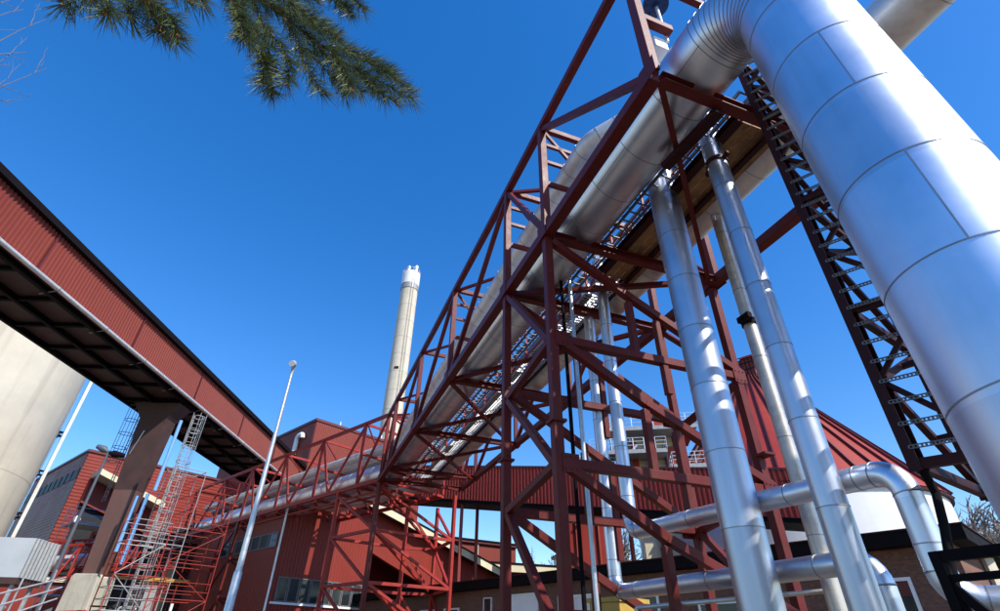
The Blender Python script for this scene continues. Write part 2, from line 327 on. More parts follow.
# ================================================================ NEAR TRESTLE
tr=thing('support_trestle','tall maroon steel tower with knee braces under the near end of the pipe bridge','support tower',B(8.6,6.7,0))
SA,SB=10.85,8.25
for s,t in ((SA,TL),(SB,TL),(SA,TR),(8.45,TR)):
    MB().beam(B(s,t,0),B(s,t,ZB-.13),.19,.19,up=BT).build('leg',M['steel'],tr,bevel=.012)
def bm(a,b,w=.18,h=None,nm='brace',par=None,mt='steel'):
    return MB().beam(a,b,w,h or w).build(nm,M[mt],par or tr,bevel=.01)
lev=[9.75,7.05,4.45,2.0]
LEVA=[9.75,6.94,4.12,1.4]
for s in (SB,SA):
    zt=0
    for i in range(3):
        z0,z1=(lev if s==SB else LEVA)[i:i+2]; e=.03 if s==SB else 0
        bm(B(s-e,TL+.1,z0-.02),B(s-e,6.3,z0-1.12),.17); bm(B(s-e,6.3,z0-1.12),B(s-e,TR-.1,z1+.1),.17)
        bm(B(s+.01,6.3,z0-1.25),B(s+.01,6.3,z1+.09),.15,nm='strut')
        if i<2: bm(B(s+.01,7.0,z0-1.62),B(s+.01,7.0,z1-.8),.14,nm='strut')
        bm(B(s,TL+.12,z1),B(s,TR-.12,z1),.18,nm='horizontal')
for t in (TL,TR):
    zg=[(SA,9.75),(SB,7.04),(SA,6.94-.25),(SB,4.45),(SA,4.09),(SB,1.6),(SA,1.3)]
    for (s0,z0),(s1,z1) in zip(zg,zg[1:]):
        k=.1 if s0>s1 else -.1
        bm(B(s0-k,t,z0),B(s1+k,t,z1),.15)
for s,zz in ((SB,lev),(SA,LEVA)):
    for t in (TL,TR):
        for z in zz[1:]:
            k=-.105 if s==SB else .105
            g=MB(); tc_=t+(.2 if t==TL else -.2); g.box(B(s+k,tc_,z-.18),.016,.34,.34,BD)
            for a in (-.11,.0,.11):
                for b in (-.11,.11): g.tube([B(s+k-.025,tc_+a,z-.01+b),B(s+k+.025,tc_+a,z-.01+b)],.016,6)
            g.build('gusset_plate',M['steel'],tr)
        for z in (5.2,):
            MB().box(B(s,t,z),.30,.30,.05,BD).build('splice_flange',M['steel'],tr)
# ================================================================ LATTICE TOWER behind the plunging pipe
lt=thing('cable_lattice','dark red hanging lattice frame with perforated rungs left of the plunging fat pipe','lattice frame',pol(41.5,7.6))
A0=pol(39.5,7.3); A1=pol(44.9,7.3)+V((0.15,-.1,0)); A2=pol(42.95,9.3); A3=pol(46.4,9.0); zb,zt=3.3,11.7
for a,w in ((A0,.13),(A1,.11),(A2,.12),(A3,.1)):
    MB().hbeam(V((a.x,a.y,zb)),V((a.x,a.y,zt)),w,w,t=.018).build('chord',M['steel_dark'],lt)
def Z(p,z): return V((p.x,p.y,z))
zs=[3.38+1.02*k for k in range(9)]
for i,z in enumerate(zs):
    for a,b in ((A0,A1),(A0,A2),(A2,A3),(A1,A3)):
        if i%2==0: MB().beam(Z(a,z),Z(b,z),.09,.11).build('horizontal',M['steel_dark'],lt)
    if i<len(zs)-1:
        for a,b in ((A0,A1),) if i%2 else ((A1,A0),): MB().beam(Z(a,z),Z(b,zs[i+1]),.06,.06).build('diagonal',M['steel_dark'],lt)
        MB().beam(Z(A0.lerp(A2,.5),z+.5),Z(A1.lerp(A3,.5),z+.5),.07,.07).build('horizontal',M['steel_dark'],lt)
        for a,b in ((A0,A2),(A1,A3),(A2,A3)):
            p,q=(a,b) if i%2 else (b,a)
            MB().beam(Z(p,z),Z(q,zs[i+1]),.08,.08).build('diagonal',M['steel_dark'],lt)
nR=30
for i in range(nR):
    z=3.55+i*(8.0/nR); d=(A1-A0).normalized(); nrm=V((d.y,-d.x,0))
    o=nrm*.09; mb=MB(); a=Z(A0,z)+o; b=Z(A1,z)+o; L=(b-a).length
    # perforated channel: two rails and webs between holes
    mb.beam(a+V((0,0,.018)),b+V((0,0,.018)),.022,.009); mb.beam(a-V((0,0,.018)),b-V((0,0,.018)),.022,.009)
    k=0
    while k<L: mb.beam(a+d*k-V((0,0,.0135)),a+d*k+V((0,0,.0135)),.018,.014); k+=.04
    mb.build('perforated_rung',M['galv_dark'],lt)
tag(MB().tube([Z(A0,3.35)+V((.03,0,0)),Z(pol(39.9,7.45),3.1),Z(pol(39.5,7.3),2.75),Z(pol(38.7,7.2),2.3),Z(pol(37.9,7.15),1.8),Z(pol(37.3,7.1),.9),Z(pol(37.2,7.1),0)],.045,14).build('cable_conduit',M['black'],smooth=40),'thick black curved conduit dropping from the foot of the hanging lattice','conduit')
rl=thing('steel_guard_frame','black steel guard frame with two rails and a brace at the bottom right edge','guard frame',pol(38.5,6.6))
g0=pol(38.2,6.6); gd=pol(40.5,8.2)-pol(38.2,6.6)
g1=pol(50,6.2); e=(g1-g0)
MB().beam(Z(g0,0),Z(g0,2.42),.09,.09).build('post',M['black'],rl); MB().beam(Z(g1,0),Z(g1,2.42),.09,.09).build('post',M['black'],rl)
MB().beam(Z(g0,2.38)-e*.03,Z(g1,2.38),.09,.09).build('rail',M['black'],rl); MB().beam(Z(g0,2.2),Z(g1,2.2),.05,.06).build('rail',M['black'],rl)
MB().beam(Z(g0,2.16),Z(g0+e*.55,1.2),.06,.08).build('brace',M['black'],rl); MB().beam(Z(g0,2.1),Z(g0+e*.25,1.0),.06,.07).build('brace',M['black'],rl)
# ================================================================ CABLE LADDERS, WALKWAY, PLANKS (above the bridge floor)
def cable_ladder(p,q,w,z,lbl,mt='galv_dark',rung=.3,n='cable_ladder'):
    t=thing(n,lbl,'cable ladder',B(p[0],p[1],z)); L=q-p[0]
    for a in (-1,1): MB().beam(B(p[0],p[1]+a*w/2,z),B(q,p[1]+a*w/2,z),.03,.09).build('side_rail',M[mt],t)
    mb=MB(); s=p[0]
    while s<q: mb.beam(B(s,p[1]-w/2,z),B(s,p[1]+w/2,z),.035,.03); s+=rung
    mb.build('rungs',M[mt],t); return t
cable_ladder((4.1,6.02),31,.34,10.25,'galvanised cable ladder running close beside the fattest overhead pipe')
cable_ladder((4.1,6.02),31,.34,10.75,'upper galvanised cable ladder above another, beside the fattest overhead pipe')
cable_ladder((4.1,6.85),31,.28,11.2,'galvanised cable ladder between the handrails over the walkway')
wk=thing('walkway','steel grating walkway with red handrails between the two fat overhead pipes','walkway',B(10,6.8,10.1))
gm=MB(); s=9.5
while s<31: gm.beam(B(s,6.42,10.12),B(s,7.12,10.12),.035,.04); s+=.13
for k in range(5): gm.beam(B(9.5,6.42+k*.175,10.13),B(31,6.42+k*.175,10.13),.02,.035)
gm.build('grating',M['galv'],wk)
dk=MB()
for a,b in ((10.3,11.9),(12.5,14.6),(15.5,16.4),(17.4,19.8),(20.6,23.5),(24.2,25.4),(26.0,29.0)): dk.box(B((a+b)/2,6.60,10.16),b-a,.22,.03,BD)
dk.build('deck_plates',M['galv_dark'],wk)
for tt in (6.38,7.16):
    for z in (10.65,11.2): MB().tube([B(4.2,tt,z),B(31,tt,z)],.022,8).build('handrail',M['steel_far'],wk,smooth=40)
    s=4.3
    while s<31: MB().beam(B(s,tt,10.1),B(s,tt,11.2),.05,.05).build('baluster',M['steel_far'],wk); s+=1.45
pk=thing('plank_staging','row of weathered brown scaffold planks laid beside the second fat pipe','planks',B(6,7.1,10.1))
for i in range(4):
    for a,b in ((4.15,6.4+.3*i),(6.5+.3*i,9.4+.35*(i%2))):
        MB().par(B(a,6.52+i*.235,10.17+.004*((i*7)%3)),BD*(b-a-.02),BT*.215,V((0,0,.045))).build('plank',M['wood'],pk,bevel=.006)
# blue valve wheel and white junction box above the elbow
vp=B(3.96,4.95,13.2)
vv=thing('valve_actuator','blue round valve wheel with stem above the elbow at the top edge','valve',vp)
mb=MB(); ax=V((0,0,1)); mb.tube([vp+V((0,0,-.05)),vp+V((0,0,.04))],.27,32); 
for k in range(6):
    a=k*PI/3; mb.tube([vp+V((math.cos(a)*.2,math.sin(a)*.2,-.08)),vp+V((math.cos(a)*.2,math.sin(a)*.2,-.04))],.022,8)
mb.tube([vp+V((0,0,-.14)),vp+V((0,0,-.03))],.07,16); mb.build('flange_disc',M['blue'],vv,smooth=30)
MB().tube([vp+V((0,0,.04)),vp+V((0,0,.5))],.17,24).build('gear_housing',M['blue'],vv,smooth=30)
MB().tube([vp-V((0,0,.14)),vp-V((0,0,1.5))],.035,12).build('stem',M['clad_white'],vv,smooth=30)
tag(MB().box(B(4.14,4.8,11.45),.32,.3,.34,BD).build('junction_box',M['whitep'],bevel=.01),'white box fixed beside the elbow, right of the nearest bridge upright','junction box')
# steel fragment on top
# ================================================================ SECOND RACK (turns left beyond the bridge)
rk=thing('pipe_rack','red lattice pipe rack turning left beyond the bridge, seen in full sun','pipe rack',R(0,2.5,0))
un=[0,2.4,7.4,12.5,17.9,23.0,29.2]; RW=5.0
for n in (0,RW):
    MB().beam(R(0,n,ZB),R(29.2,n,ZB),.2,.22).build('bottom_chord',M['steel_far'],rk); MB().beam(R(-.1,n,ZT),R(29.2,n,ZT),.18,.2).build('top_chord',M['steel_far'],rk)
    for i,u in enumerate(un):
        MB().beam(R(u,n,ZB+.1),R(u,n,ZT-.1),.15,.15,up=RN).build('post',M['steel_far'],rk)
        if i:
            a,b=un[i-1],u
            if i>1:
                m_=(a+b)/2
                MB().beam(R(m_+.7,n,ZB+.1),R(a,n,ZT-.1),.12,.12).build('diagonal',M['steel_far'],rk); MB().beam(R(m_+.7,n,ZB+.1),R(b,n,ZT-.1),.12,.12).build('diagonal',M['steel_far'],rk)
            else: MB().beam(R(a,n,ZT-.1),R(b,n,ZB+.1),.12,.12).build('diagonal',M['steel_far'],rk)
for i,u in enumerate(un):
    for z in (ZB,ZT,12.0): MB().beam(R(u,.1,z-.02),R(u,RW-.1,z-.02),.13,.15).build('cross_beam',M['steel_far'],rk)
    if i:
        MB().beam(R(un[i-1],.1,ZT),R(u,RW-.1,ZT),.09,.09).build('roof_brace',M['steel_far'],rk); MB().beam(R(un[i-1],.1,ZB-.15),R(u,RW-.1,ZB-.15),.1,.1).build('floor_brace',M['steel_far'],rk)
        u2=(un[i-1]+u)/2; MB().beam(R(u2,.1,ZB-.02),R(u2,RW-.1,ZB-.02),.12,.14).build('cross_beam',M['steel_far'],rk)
for k,(n,z,r,mm,lb) in enumerate(((2.0,12.5,.32,'clad_dull','grey pipe on the upper tier of the left rack, front of three'),(2.9,12.5,.32,'galv_dull','grey pipe on the upper tier of the left rack, middle of three'),(3.9,12.5,.34,'galv_dull','grey pipe on the upper tier of the left rack, rearmost of three'),(2.4,10.5,.3,'clad_dull','medium grey pipe on the floor of the left rack behind the fat one'))):
    pipe('insulated_pipe',lb,[R(-1,n,z),R(29,n,z)],r,.3,1.4,mm,20)
gt=MB()
for u in [x*.95+.3 for x in range(30)]:
    if u%3.0<2.2: gt.box(R(u,.95,9.62),.62,.5,.03,RA)
t=thing('underslung_walkway','pale plated walkway hanging beneath the left rack','walkway',R(14,1,9.6)); gt.build('deck_plates',M['galv'],t)  # pale plates put in for the bright lit patches under the rack
for n in (.6,1.3): MB().beam(R(0,n,9.58),R(29,n,9.58),.08,.1).build('edge_beam',M['steel_far'],t)
# far trestle
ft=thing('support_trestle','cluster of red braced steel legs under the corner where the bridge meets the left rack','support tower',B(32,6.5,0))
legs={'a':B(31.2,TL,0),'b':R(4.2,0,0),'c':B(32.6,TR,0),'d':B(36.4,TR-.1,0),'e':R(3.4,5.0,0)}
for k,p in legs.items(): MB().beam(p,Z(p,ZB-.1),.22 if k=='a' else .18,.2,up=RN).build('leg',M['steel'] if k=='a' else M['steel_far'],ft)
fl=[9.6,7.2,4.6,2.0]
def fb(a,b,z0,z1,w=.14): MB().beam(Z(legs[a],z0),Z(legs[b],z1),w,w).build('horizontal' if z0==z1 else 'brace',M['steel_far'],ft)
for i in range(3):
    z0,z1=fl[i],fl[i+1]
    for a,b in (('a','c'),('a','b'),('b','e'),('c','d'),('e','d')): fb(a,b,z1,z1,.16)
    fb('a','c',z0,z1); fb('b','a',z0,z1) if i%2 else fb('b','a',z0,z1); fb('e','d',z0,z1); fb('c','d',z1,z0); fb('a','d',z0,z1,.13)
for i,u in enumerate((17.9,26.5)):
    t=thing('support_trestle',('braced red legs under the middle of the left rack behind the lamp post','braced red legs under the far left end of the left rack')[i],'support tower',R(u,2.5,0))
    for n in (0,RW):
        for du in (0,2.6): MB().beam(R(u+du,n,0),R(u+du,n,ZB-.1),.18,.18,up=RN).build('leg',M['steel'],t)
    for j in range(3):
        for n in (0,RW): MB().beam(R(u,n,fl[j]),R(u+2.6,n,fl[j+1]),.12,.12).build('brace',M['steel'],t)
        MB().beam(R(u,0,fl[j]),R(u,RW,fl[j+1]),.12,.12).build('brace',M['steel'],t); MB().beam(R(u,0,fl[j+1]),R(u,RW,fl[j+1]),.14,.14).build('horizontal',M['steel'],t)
# ================================================================ LEFT CONVEYOR GALLERY
GX0,GX1,GZ0,GZ1=-21.25,-25.6,15.62,18.2; GY0,GY1=8.,57.5
ga=thing('conveyor_gallery','long red corrugated conveyor gallery crossing high over the left side','conveyor gallery',(GX0,30,GZ0))
mb=MB(); mb.box(((GX0+GX1)/2,(GY0+GY1)/2,GZ0+.15),-(GX1-GX0)-.1,GY1-GY0-.1,GZ1-GZ0-.2); mb.build('inner_wall',M['red_trim'],ga)
MB().corr((GX0,GY0,GZ0),(0,0,GZ1-GZ0),(0,GY1-GY0,0),(1,0,0),.21,.055).build('corrugated_side',M['red'],ga)
MB().corr((GX1,GY0,GZ0),(0,0,GZ1-GZ0),(0,GY1-GY0,0),(-1,0,0),.21,.055).build('corrugated_side',M['red'],ga)
MB().poly([(GX0+.3,GY0,GZ1-.22),(GX0+.3,GY0,GZ1+.12),((GX0+GX1)/2,GY0,GZ1+.5),(GX1-.3,GY0,GZ1+.12),(GX1-.3,GY0,GZ1-.22)],(0,GY1-GY0,0)).build('roof',M['black'],ga)
for x in (GX0-.15,(GX0+GX1)/2,GX1+.15): MB().hbeam((x,GY0,GZ0-.12),(x,GY1,GZ0-.12),.2,.3).build('floor_girder',M['black'],ga)
y=GY0+.5
while y<GY1: MB().hbeam((GX0-.25,y,GZ0-.1),(GX1+.25,y,GZ0-.1),.16,.22).build('floor_crossbeam',M['black'],ga); y+=2.4
MB().par((GX0-.2,GY0,GZ0+.02),(GX1-GX0+.4,0,0),(0,GY1-GY0,0),(0,0,.1)).build('floor_plate',M['soffit'],ga)
gp=thing('gutter_pipe','grey pipe clipped along the lower edge of the red conveyor gallery','pipe',(GX0+.25,30,GZ0))
MB().tube([(GX0+.24,GY0,GZ0+.02),(GX0+.24,GY1-1,GZ0+.02)],.115,16).build('pipe_run',M['clad_dull'],gp,smooth=40)
y=GY0+1
while y<GY1-2:
    mb=MB(); ring(mb,V((GX0+.24,y,GZ0+.02)),V((0,1,0)),.115,w=.07,h=.02,n=16); mb.beam((GX0+.22,y,GZ0-.1),(GX0-.5,y,GZ0-.28),.04,.04); mb.build('clip',M['galv_dull'],gp); y+=3.6
y=GY0+3.2
while y<GY1: MB().box((GX0+.075,y,GZ0-.02),.05,.09,GZ1-GZ0-.18).build('joint_flashing',M['red_trim'],ga); y+=7.35
MB().box((GX0+.07,(GY0+GY1)/2,GZ0-.06),.07,GY1-GY0,.13).build('drip_flashing',M['red_trim'],ga)
# pier of the gallery: flared steel box on a concrete foot
pr=thing('gallery_pier','flared brown and black steel pier under the red conveyor gallery','pier',(-23.4,32.6,0))
pc=V((-22.9,33.0,0)); wA=V((1,0,0))
def lay(z,w,d,dx=0): return [pc+V((dx+a*w/2,b*d/2,z)) for a,b in ((-1,-1),(1,-1),(1,1),(-1,1))]
def loft(mb,l0,l1):
    vs=l0+l1; mb.add(vs,[(3,2,1,0),(4,5,6,7),(0,1,5,4),(1,2,6,5),(2,3,7,6),(3,0,4,7)])
mb=MB(); loft(mb,lay(5.0,.85,1.0),lay(9.6,1.3,1.0)); mb.build('lower_shaft',M['brown'],pr)
mb=MB(); loft(mb,lay(9.603,1.3,1.0),lay(14.2,1.8,1.1)); loft(mb,lay(14.203,1.8,1.1),lay(15.2,3.0,1.5)); mb.build('flared_head',M['soffit'],pr)  # the gallery's shadow on the head is painted as a darker colour
tag(MB().poly([pc+V((-1.0,0,0)),pc+V((.95,0,0)),pc+V((.75,0,4.85)),pc+V((.62,0,4.98)),pc+V((-.62,0,4.98)),pc+V((-.75,0,4.85))],(0,1.6,0)).build('concrete_plinth',M['conc2'],bevel=.04),'weathered concrete plinth under the brown pier','plinth')
bpy.data.objects['concrete_plinth'].location=(0,-.8,0)
# ================================================================ LADDERS
def ladder(base,top,name,label,mt='galv',w=.45,cage=True,d=V((0,-1,0)),x=V((1,0,0))):
    t=thing(name,label,'ladder',base)
    for a in (-1,1): MB().tube([base+x*a*w/2,base+x*a*w/2+V((0,0,top-base.z))],.028,8).build('stile',M[mt],t,smooth=40)
    mb=MB(); z=base.z+.3
    while z<top: mb.tube([Z(base,z)-x*w/2,Z(base,z)+x*w/2],.016,6); z+=.3
    mb.build('rungs',M[mt],t)
    if cage:
        mb=MB(); z=base.z+2.4; rr=.4
        while z<=top+.05:
            pts=[Z(base,z)+d*(.38-.38*math.cos(a))+x*(rr*math.sin(a)) for a in [PI*k/10*2 for k in range(11)]]
            pts=[Z(base,z)+d*(.4-rr*math.cos(a))+x*(rr*math.sin(a)) for a in [2*PI*k/12 for k in range(13)]]
            mb.tube(pts,.022,5); z+=.95
        for a in (50,110,180,250,310): 
            a=rad(a); p=Z(base,base.z+2.4)+d*(.4-rr*math.cos(a))+x*(rr*math.sin(a)); mb.tube([p,Z(p,top)],.018,5)
        mb.build('safety_cage',M[mt],t)
    return t
ladder(pol(-31.55,37.,.0),14.0,'caged_ladder','pale galvanised caged ladder rising to the gallery, right of the pier','galv_dull',d=V((.6,-.8,0)),x=V((.8,.6,0)))
ladder(pol(-36.3,42.,9.2),15.9,'caged_ladder','thin dark caged ladder left of the black pier head','galv_dark',d=V((-.6,-.8,0)),x=V((.8,-.6,0)))
# ================================================================ SILO
sc=pol(-49.2,60); sr=8.1
si=thing('concrete_silo','pale concrete silo cylinder filling the left edge under the gallery','silo',sc)
MB().tube([sc,Z(sc,26)],sr,96).build('silo_shell',M['conc'],si,smooth=40)
mb=MB()
ring(mb,Z(sc,12.6),V((0,0,1)),sr,w=.04,h=.008,n=96)
for az in (150,185,215): e=pol(az,sr); mb.par(Z(sc+e,0)-V((.03,.03,0)),V((.05,0,0)),V((0,.05,0)),V((0,0,25.9)))
mb.build('joint_lines',M['conc2'],si)
# riser duct and standoff brackets at the silo's right flank
e=V((math.cos(rad(-49.2)),-math.sin(rad(-49.2)),0))*1.0; e=V((math.cos(rad(49.2)),math.sin(rad(49.2)),0))
dp=sc+e*(sr+.55)
rd=thing('riser_duct','slim white square duct with black brackets up the flank of the concrete silo','duct',dp)
MB().box(Z(dp,0),.26,.26,25.5,e).build('duct_shaft',M['cream_pale'],rd)
for z in (3.4,6.9,10.4,13.9,17.4): 
    mb=MB(); mb.box(Z(dp-e*.38,z),.42,.5,.08,e); mb.box(Z(dp-e*.38,z+.35),.42,.5,.08,e); mb.beam(Z(dp-e*.2,z),Z(dp-e*.5,z+.4),.06); mb.build('bracket',M['black'],rd)
MB().tube([Z(sc+e*(sr+.12),0),Z(sc+e*(sr+.12),22)],.06,8).build('downpipe',M['ltblue'],rd)
# ================================================================ BUILDINGS
def wallbox(mb,c,u,w,z0,z1): mb.par(Z(c,z0),u,w,V((0,0,z1-z0)))
def azv(a,L=1): return V((math.sin(rad(a))*L,math.cos(rad(a))*L,0))
# --- left red hall
c=V((-46.9,58.4,0)); uL=azv(-50.5); uR=azv(39.5)
hb=thing('factory_hall','big red clad hall with purple shaded flank behind the left lamp post','factory building',c)
mb=MB(); wallbox(mb,c,uL*42,uR*34,0,20.1); mb.build('wall_core',M['red_trim'],hb)
MB().corr(Z(c-uR*.02,0),uL*42,V((0,0,17.2)),-uR,.36,.03).corr(Z(c-uR*.02,18.4),uL*42,V((0,0,1.8)),-uR,.36,.03).build('cladding',M['red'],hb)
MB().corr(Z(c-uL*.02,0),uR*34,V((0,0,20.2)),-uL,.36,.03).build('cladding',M['red2'],hb)
wb=MB(); wb.par(Z(c-uR*.03+uL*.6,17.22),uL*41,-uR*.03,V((0,0,1.15))); wb.build('window_band',M['dark_glass'],hb)
for k in range(21): MB().par(Z(c-uR*.06+uL*(.6+k*2),17.2),uL*.12,-uR*.05,V((0,0,1.2))).build('mullion',M['steel_dark'],hb)
mb=MB(); mb.par(Z(c-uR*.2-uL*.2,20.12),uL*42.4,uR*34.4,V((0,0,.28))); mb.build('roof_edge',M['red_trim'],hb)
cn=MB(); p=c+uR*1.1-uL*.1; cn.poly([Z(p,17.9),Z(p,17.3),Z(p+uR*7.5,15.1),Z(p+uR*7.5,15.7)],-uL*3.2); cn.build('canopy',M['cream'],hb,label='cream sloping canopy')
MB().par(Z(c+uR*1.4-uL*.08,6.5),uR*6,-uL*.05,V((0,0,8.3))).build('doorway',M['dark'],hb)  # black plate on the wall, the opening's shade put in as colour
MB().poly([Z(p,17.28),Z(p,14.7),Z(p+uR*7.4,12.6),Z(p+uR*7.4,15.05)],-uL*.6).build('canopy_panel',M['red2'],hb)
# --- middle red hall the gallery runs into
c=V((-20.9,56.4,0)); uL=azv(-47); uR=azv(43)
mbd=thing('factory_hall','red clad block with a white swan neck vent where the gallery ends','factory building',c)
mb=MB(); wallbox(mb,c,uL*26,uR*16,0,23.5); mb.build('wall_core',M['red_trim'],mbd)
MB().corr(Z(c-uR*.02,0),V((0,0,23.4)),uL*26,-uR,.3,.04).build('cladding',M['red'],mbd); MB().corr(Z(c-uL*.02,0),V((0,0,23.4)),uR*16,-uL,.3,.04).build('cladding',M['red'],mbd)
mb=MB(); mb.par(Z(c-uR*.15-uL*.15,23.45),uL*26.3,uR*16.3,V((0,0,.3))); mb.build('roof_edge',M['red_trim'],mbd)
mb=MB(); 
for k in (3,9,14): mb.tube([Z(c+uR*k,23.7),Z(c+uR*k,24.2)],.12,8)
mb.build('roof_cowls',M['galv'],mbd)
p=c+uL*3.2-uR*.35
pts,_=path([Z(p,17.4),Z(p,22.3),Z(p-uL*1.3,22.3),Z(p-uL*1.3,21.8)],.45,6); t=thing('vent_pipe','white swan neck vent pipe on the red block wall','vent pipe',Z(p,17)); MB().tube(pts,.27,14).build('pipe_run',M['whitep'],t,smooth=40)
pts,_=path([Z(p-uL*.9,16.9),Z(p-uL*.9,18.6),Z(p-uL*1.6,18.6),Z(p-uL*1.6,18.2)],.3,5); t=thing('vent_pipe','short white hooked vent low beside the taller swan neck','vent pipe',Z(p,16)); MB().tube(pts,.2,12).build('pipe_run',M['whitep'],t,smooth=40)
# --- low red building with window strip and cream verge
c=V((-15.12,39.18,0)); uR=azv(42); uL=azv(-48)
lo=thing('factory_hall','low red hall with a dark window strip and a cream edged sloping roof','factory building',c)
def G(u,z,off=0): return Z(c+uR*u-uL*off,z)
mb=MB(); mb.poly([G(0,0),G(7.4,0),G(7.4,11.15),G(5.2,11.6),G(0,10.6)],uL*30); mb.poly([G(7.402,0),G(24,0),G(24,7.3),G(7.402,11.1)],uL*24); 
mb=MB(); mb.poly([G(0,0),G(7.4,0),G(7.4,11.15),G(5.2,11.6),G(0,10.6)],uL*30); mb.build('wall_core',M['red_trim'],lo)
MB().corr(G(0,0,.02),V((0,0,10.6)),uR*7.4,-uL,.26,.035).build('cladding',M['red2'],lo)
MB().corr(Z(c-uR*.02,0),V((0,0,10.5)),uL*28,-uR,.26,.035).build('cladding',M['red'],lo)
# gable band over a deep open bay
MB().poly([G(7.402,8.2),G(9.5,7.5),G(17,5.2),G(25.4,5.0),G(25.4,7.35),G(7.402,11.1)],uL*.4).build('gable_band',M['red2'],lo)
MB().poly([G(7.402,0),G(25.4,0),G(25.4,6.9),G(7.402,10.6)],uL*.3).build('bay_back_wall',M['red2'],lo)
bpy.data.objects['bay_back_wall'].location=V(bpy.data.objects['bay_back_wall'].location)+uL*5.5
MB().poly([G(4.9,11.66,.9),G(25.6,7.0,.9),G(25.6,7.45,.9),G(4.9,12.12,.9)],uL*12).build('roof_slab',[M['soffit']],lo)
MB().poly([G(4.9,11.56,.99),G(25.8,6.85,.99),G(25.8,7.42,.99),G(4.9,12.13,.99)],uL*.08).build('verge_board',M['cream'],lo)
MB().poly([G(4.9,12.14,1.06),G(25.8,7.43,1.06),G(25.8,7.55,1.06),G(4.9,12.26,1.06)],uL*1).build('roof_edge',M['black'],lo)
MB().poly([G(-.4,10.7,.5),G(4.88,11.66,.5),G(4.88,11.9,.5),G(-.4,10.95,.5)],uL*30).build('roof_slab',M['red_trim'],lo)
win=thing('x','x','x'); bpy.data.objects.remove(win)
def strip(par,P,u,n,L,z0,z1,cnt,fm='whitep',name='window'):
    for k in range(cnt):
        a=P+u*(L*k/cnt+.03); w=L/cnt-.06; f=MB()
        f.par(Z(a,z0)+n*.05,u*w,n*.07,V((0,0,.07))); f.par(Z(a,z1-.07)+n*.05,u*w,n*.07,V((0,0,.07)))
        f.par(Z(a,z0+.07)+n*.05,u*.07,n*.07,V((0,0,z1-z0-.14))); f.par(Z(a+u*(w-.07),z0+.07)+n*.05,u*.07,n*.07,V((0,0,z1-z0-.14)))
        o=f.build(name,M[fm],par); g=MB(); g.par(Z(a+u*.07,z0+.07)+n*.06,u*(w-.14),n*.02,V((0,0,z1-z0-.14))); g.build('pane',M['dark_glass'] if k%3 else M['glass'],o)
strip(lo,c+uR*.3,uR,-uL,6.9,4.25,5.75,8,'galv_dark')
MB().par(G(.1,4.1,.05),uR*7.2,-uL*.14,V((0,0,.13))).build('sill',M['whitep'],lo)
strip(lo,c+uL*.5,uL,-uR,9.0,7.6,8.6,7,'galv_dark')
tag(MB().tube([Z(c-uR*.2-uL*.2,0),Z(c-uR*.2-uL*.2,10.2)],.075,10).build('downpipe',M['whitep'],smooth=40),'white downpipe on the corner of the low red hall','downpipe')
# --- distant red houses with cream fascias
d1=V(at_d(440,536,62)); d1.z=0
def simple_hall(name,label,c,u,Lu,w,Lw,h,mt,fascia,ft=.6,cor=True):
    t=thing(name,label,'building',c); mb=MB(); wallbox(mb,c,u*Lu,w*Lw,0,h); mb.build('wall',M[mt],t)
    mb=MB(); mb.par(Z(c-u*.3-w*.3,h+.004),u*(Lu+.6),w*(Lw+.6),V((0,0,ft))); mb.build('roof_fascia',M[fascia],t)
    mb=MB(); mb.par(Z(c-u*.4-w*.4,h+ft+.008),u*(Lu+.8),w*(Lw+.8),V((0,0,.15))); mb.build('roof_edge',M['black'],t)
    return t
wR=azv(132)
P=at_d(442,536,64); t=simple_hall('rooftop_block','small red block with a sloped parapet beyond the low red hall',Z(P,0),azv(60),10,azv(-30),8,P.z-.4,'red','red_trim',.25)
q=MB(); q.par(Z(P+azv(60)*4.5-azv(-30)*.05,P.z-1.6),azv(60)*.25,azv(150)*.1,V((0,0,1.7))); q.build('pilaster',M['conc'],t)
strip(t,Z(P,0)+azv(60)*1.5,azv(60),azv(150),1.2,P.z-1.5,P.z-1.0,1)
P=at_d(446,556,60); simple_hall('long_low_building','long red building with a cream fascia on the skyline left of the yard tower',Z(P,0),azv(72),26,azv(-18),8,P.z-1.2,'red2','cream',.75)
P=at_d(566,548,95); simple_hall('rooftop_block','small cream block on the skyline behind the near tower leg',Z(P,0),azv(80),7,azv(-10),8,P.z-.8,'cream','red_trim',.3)
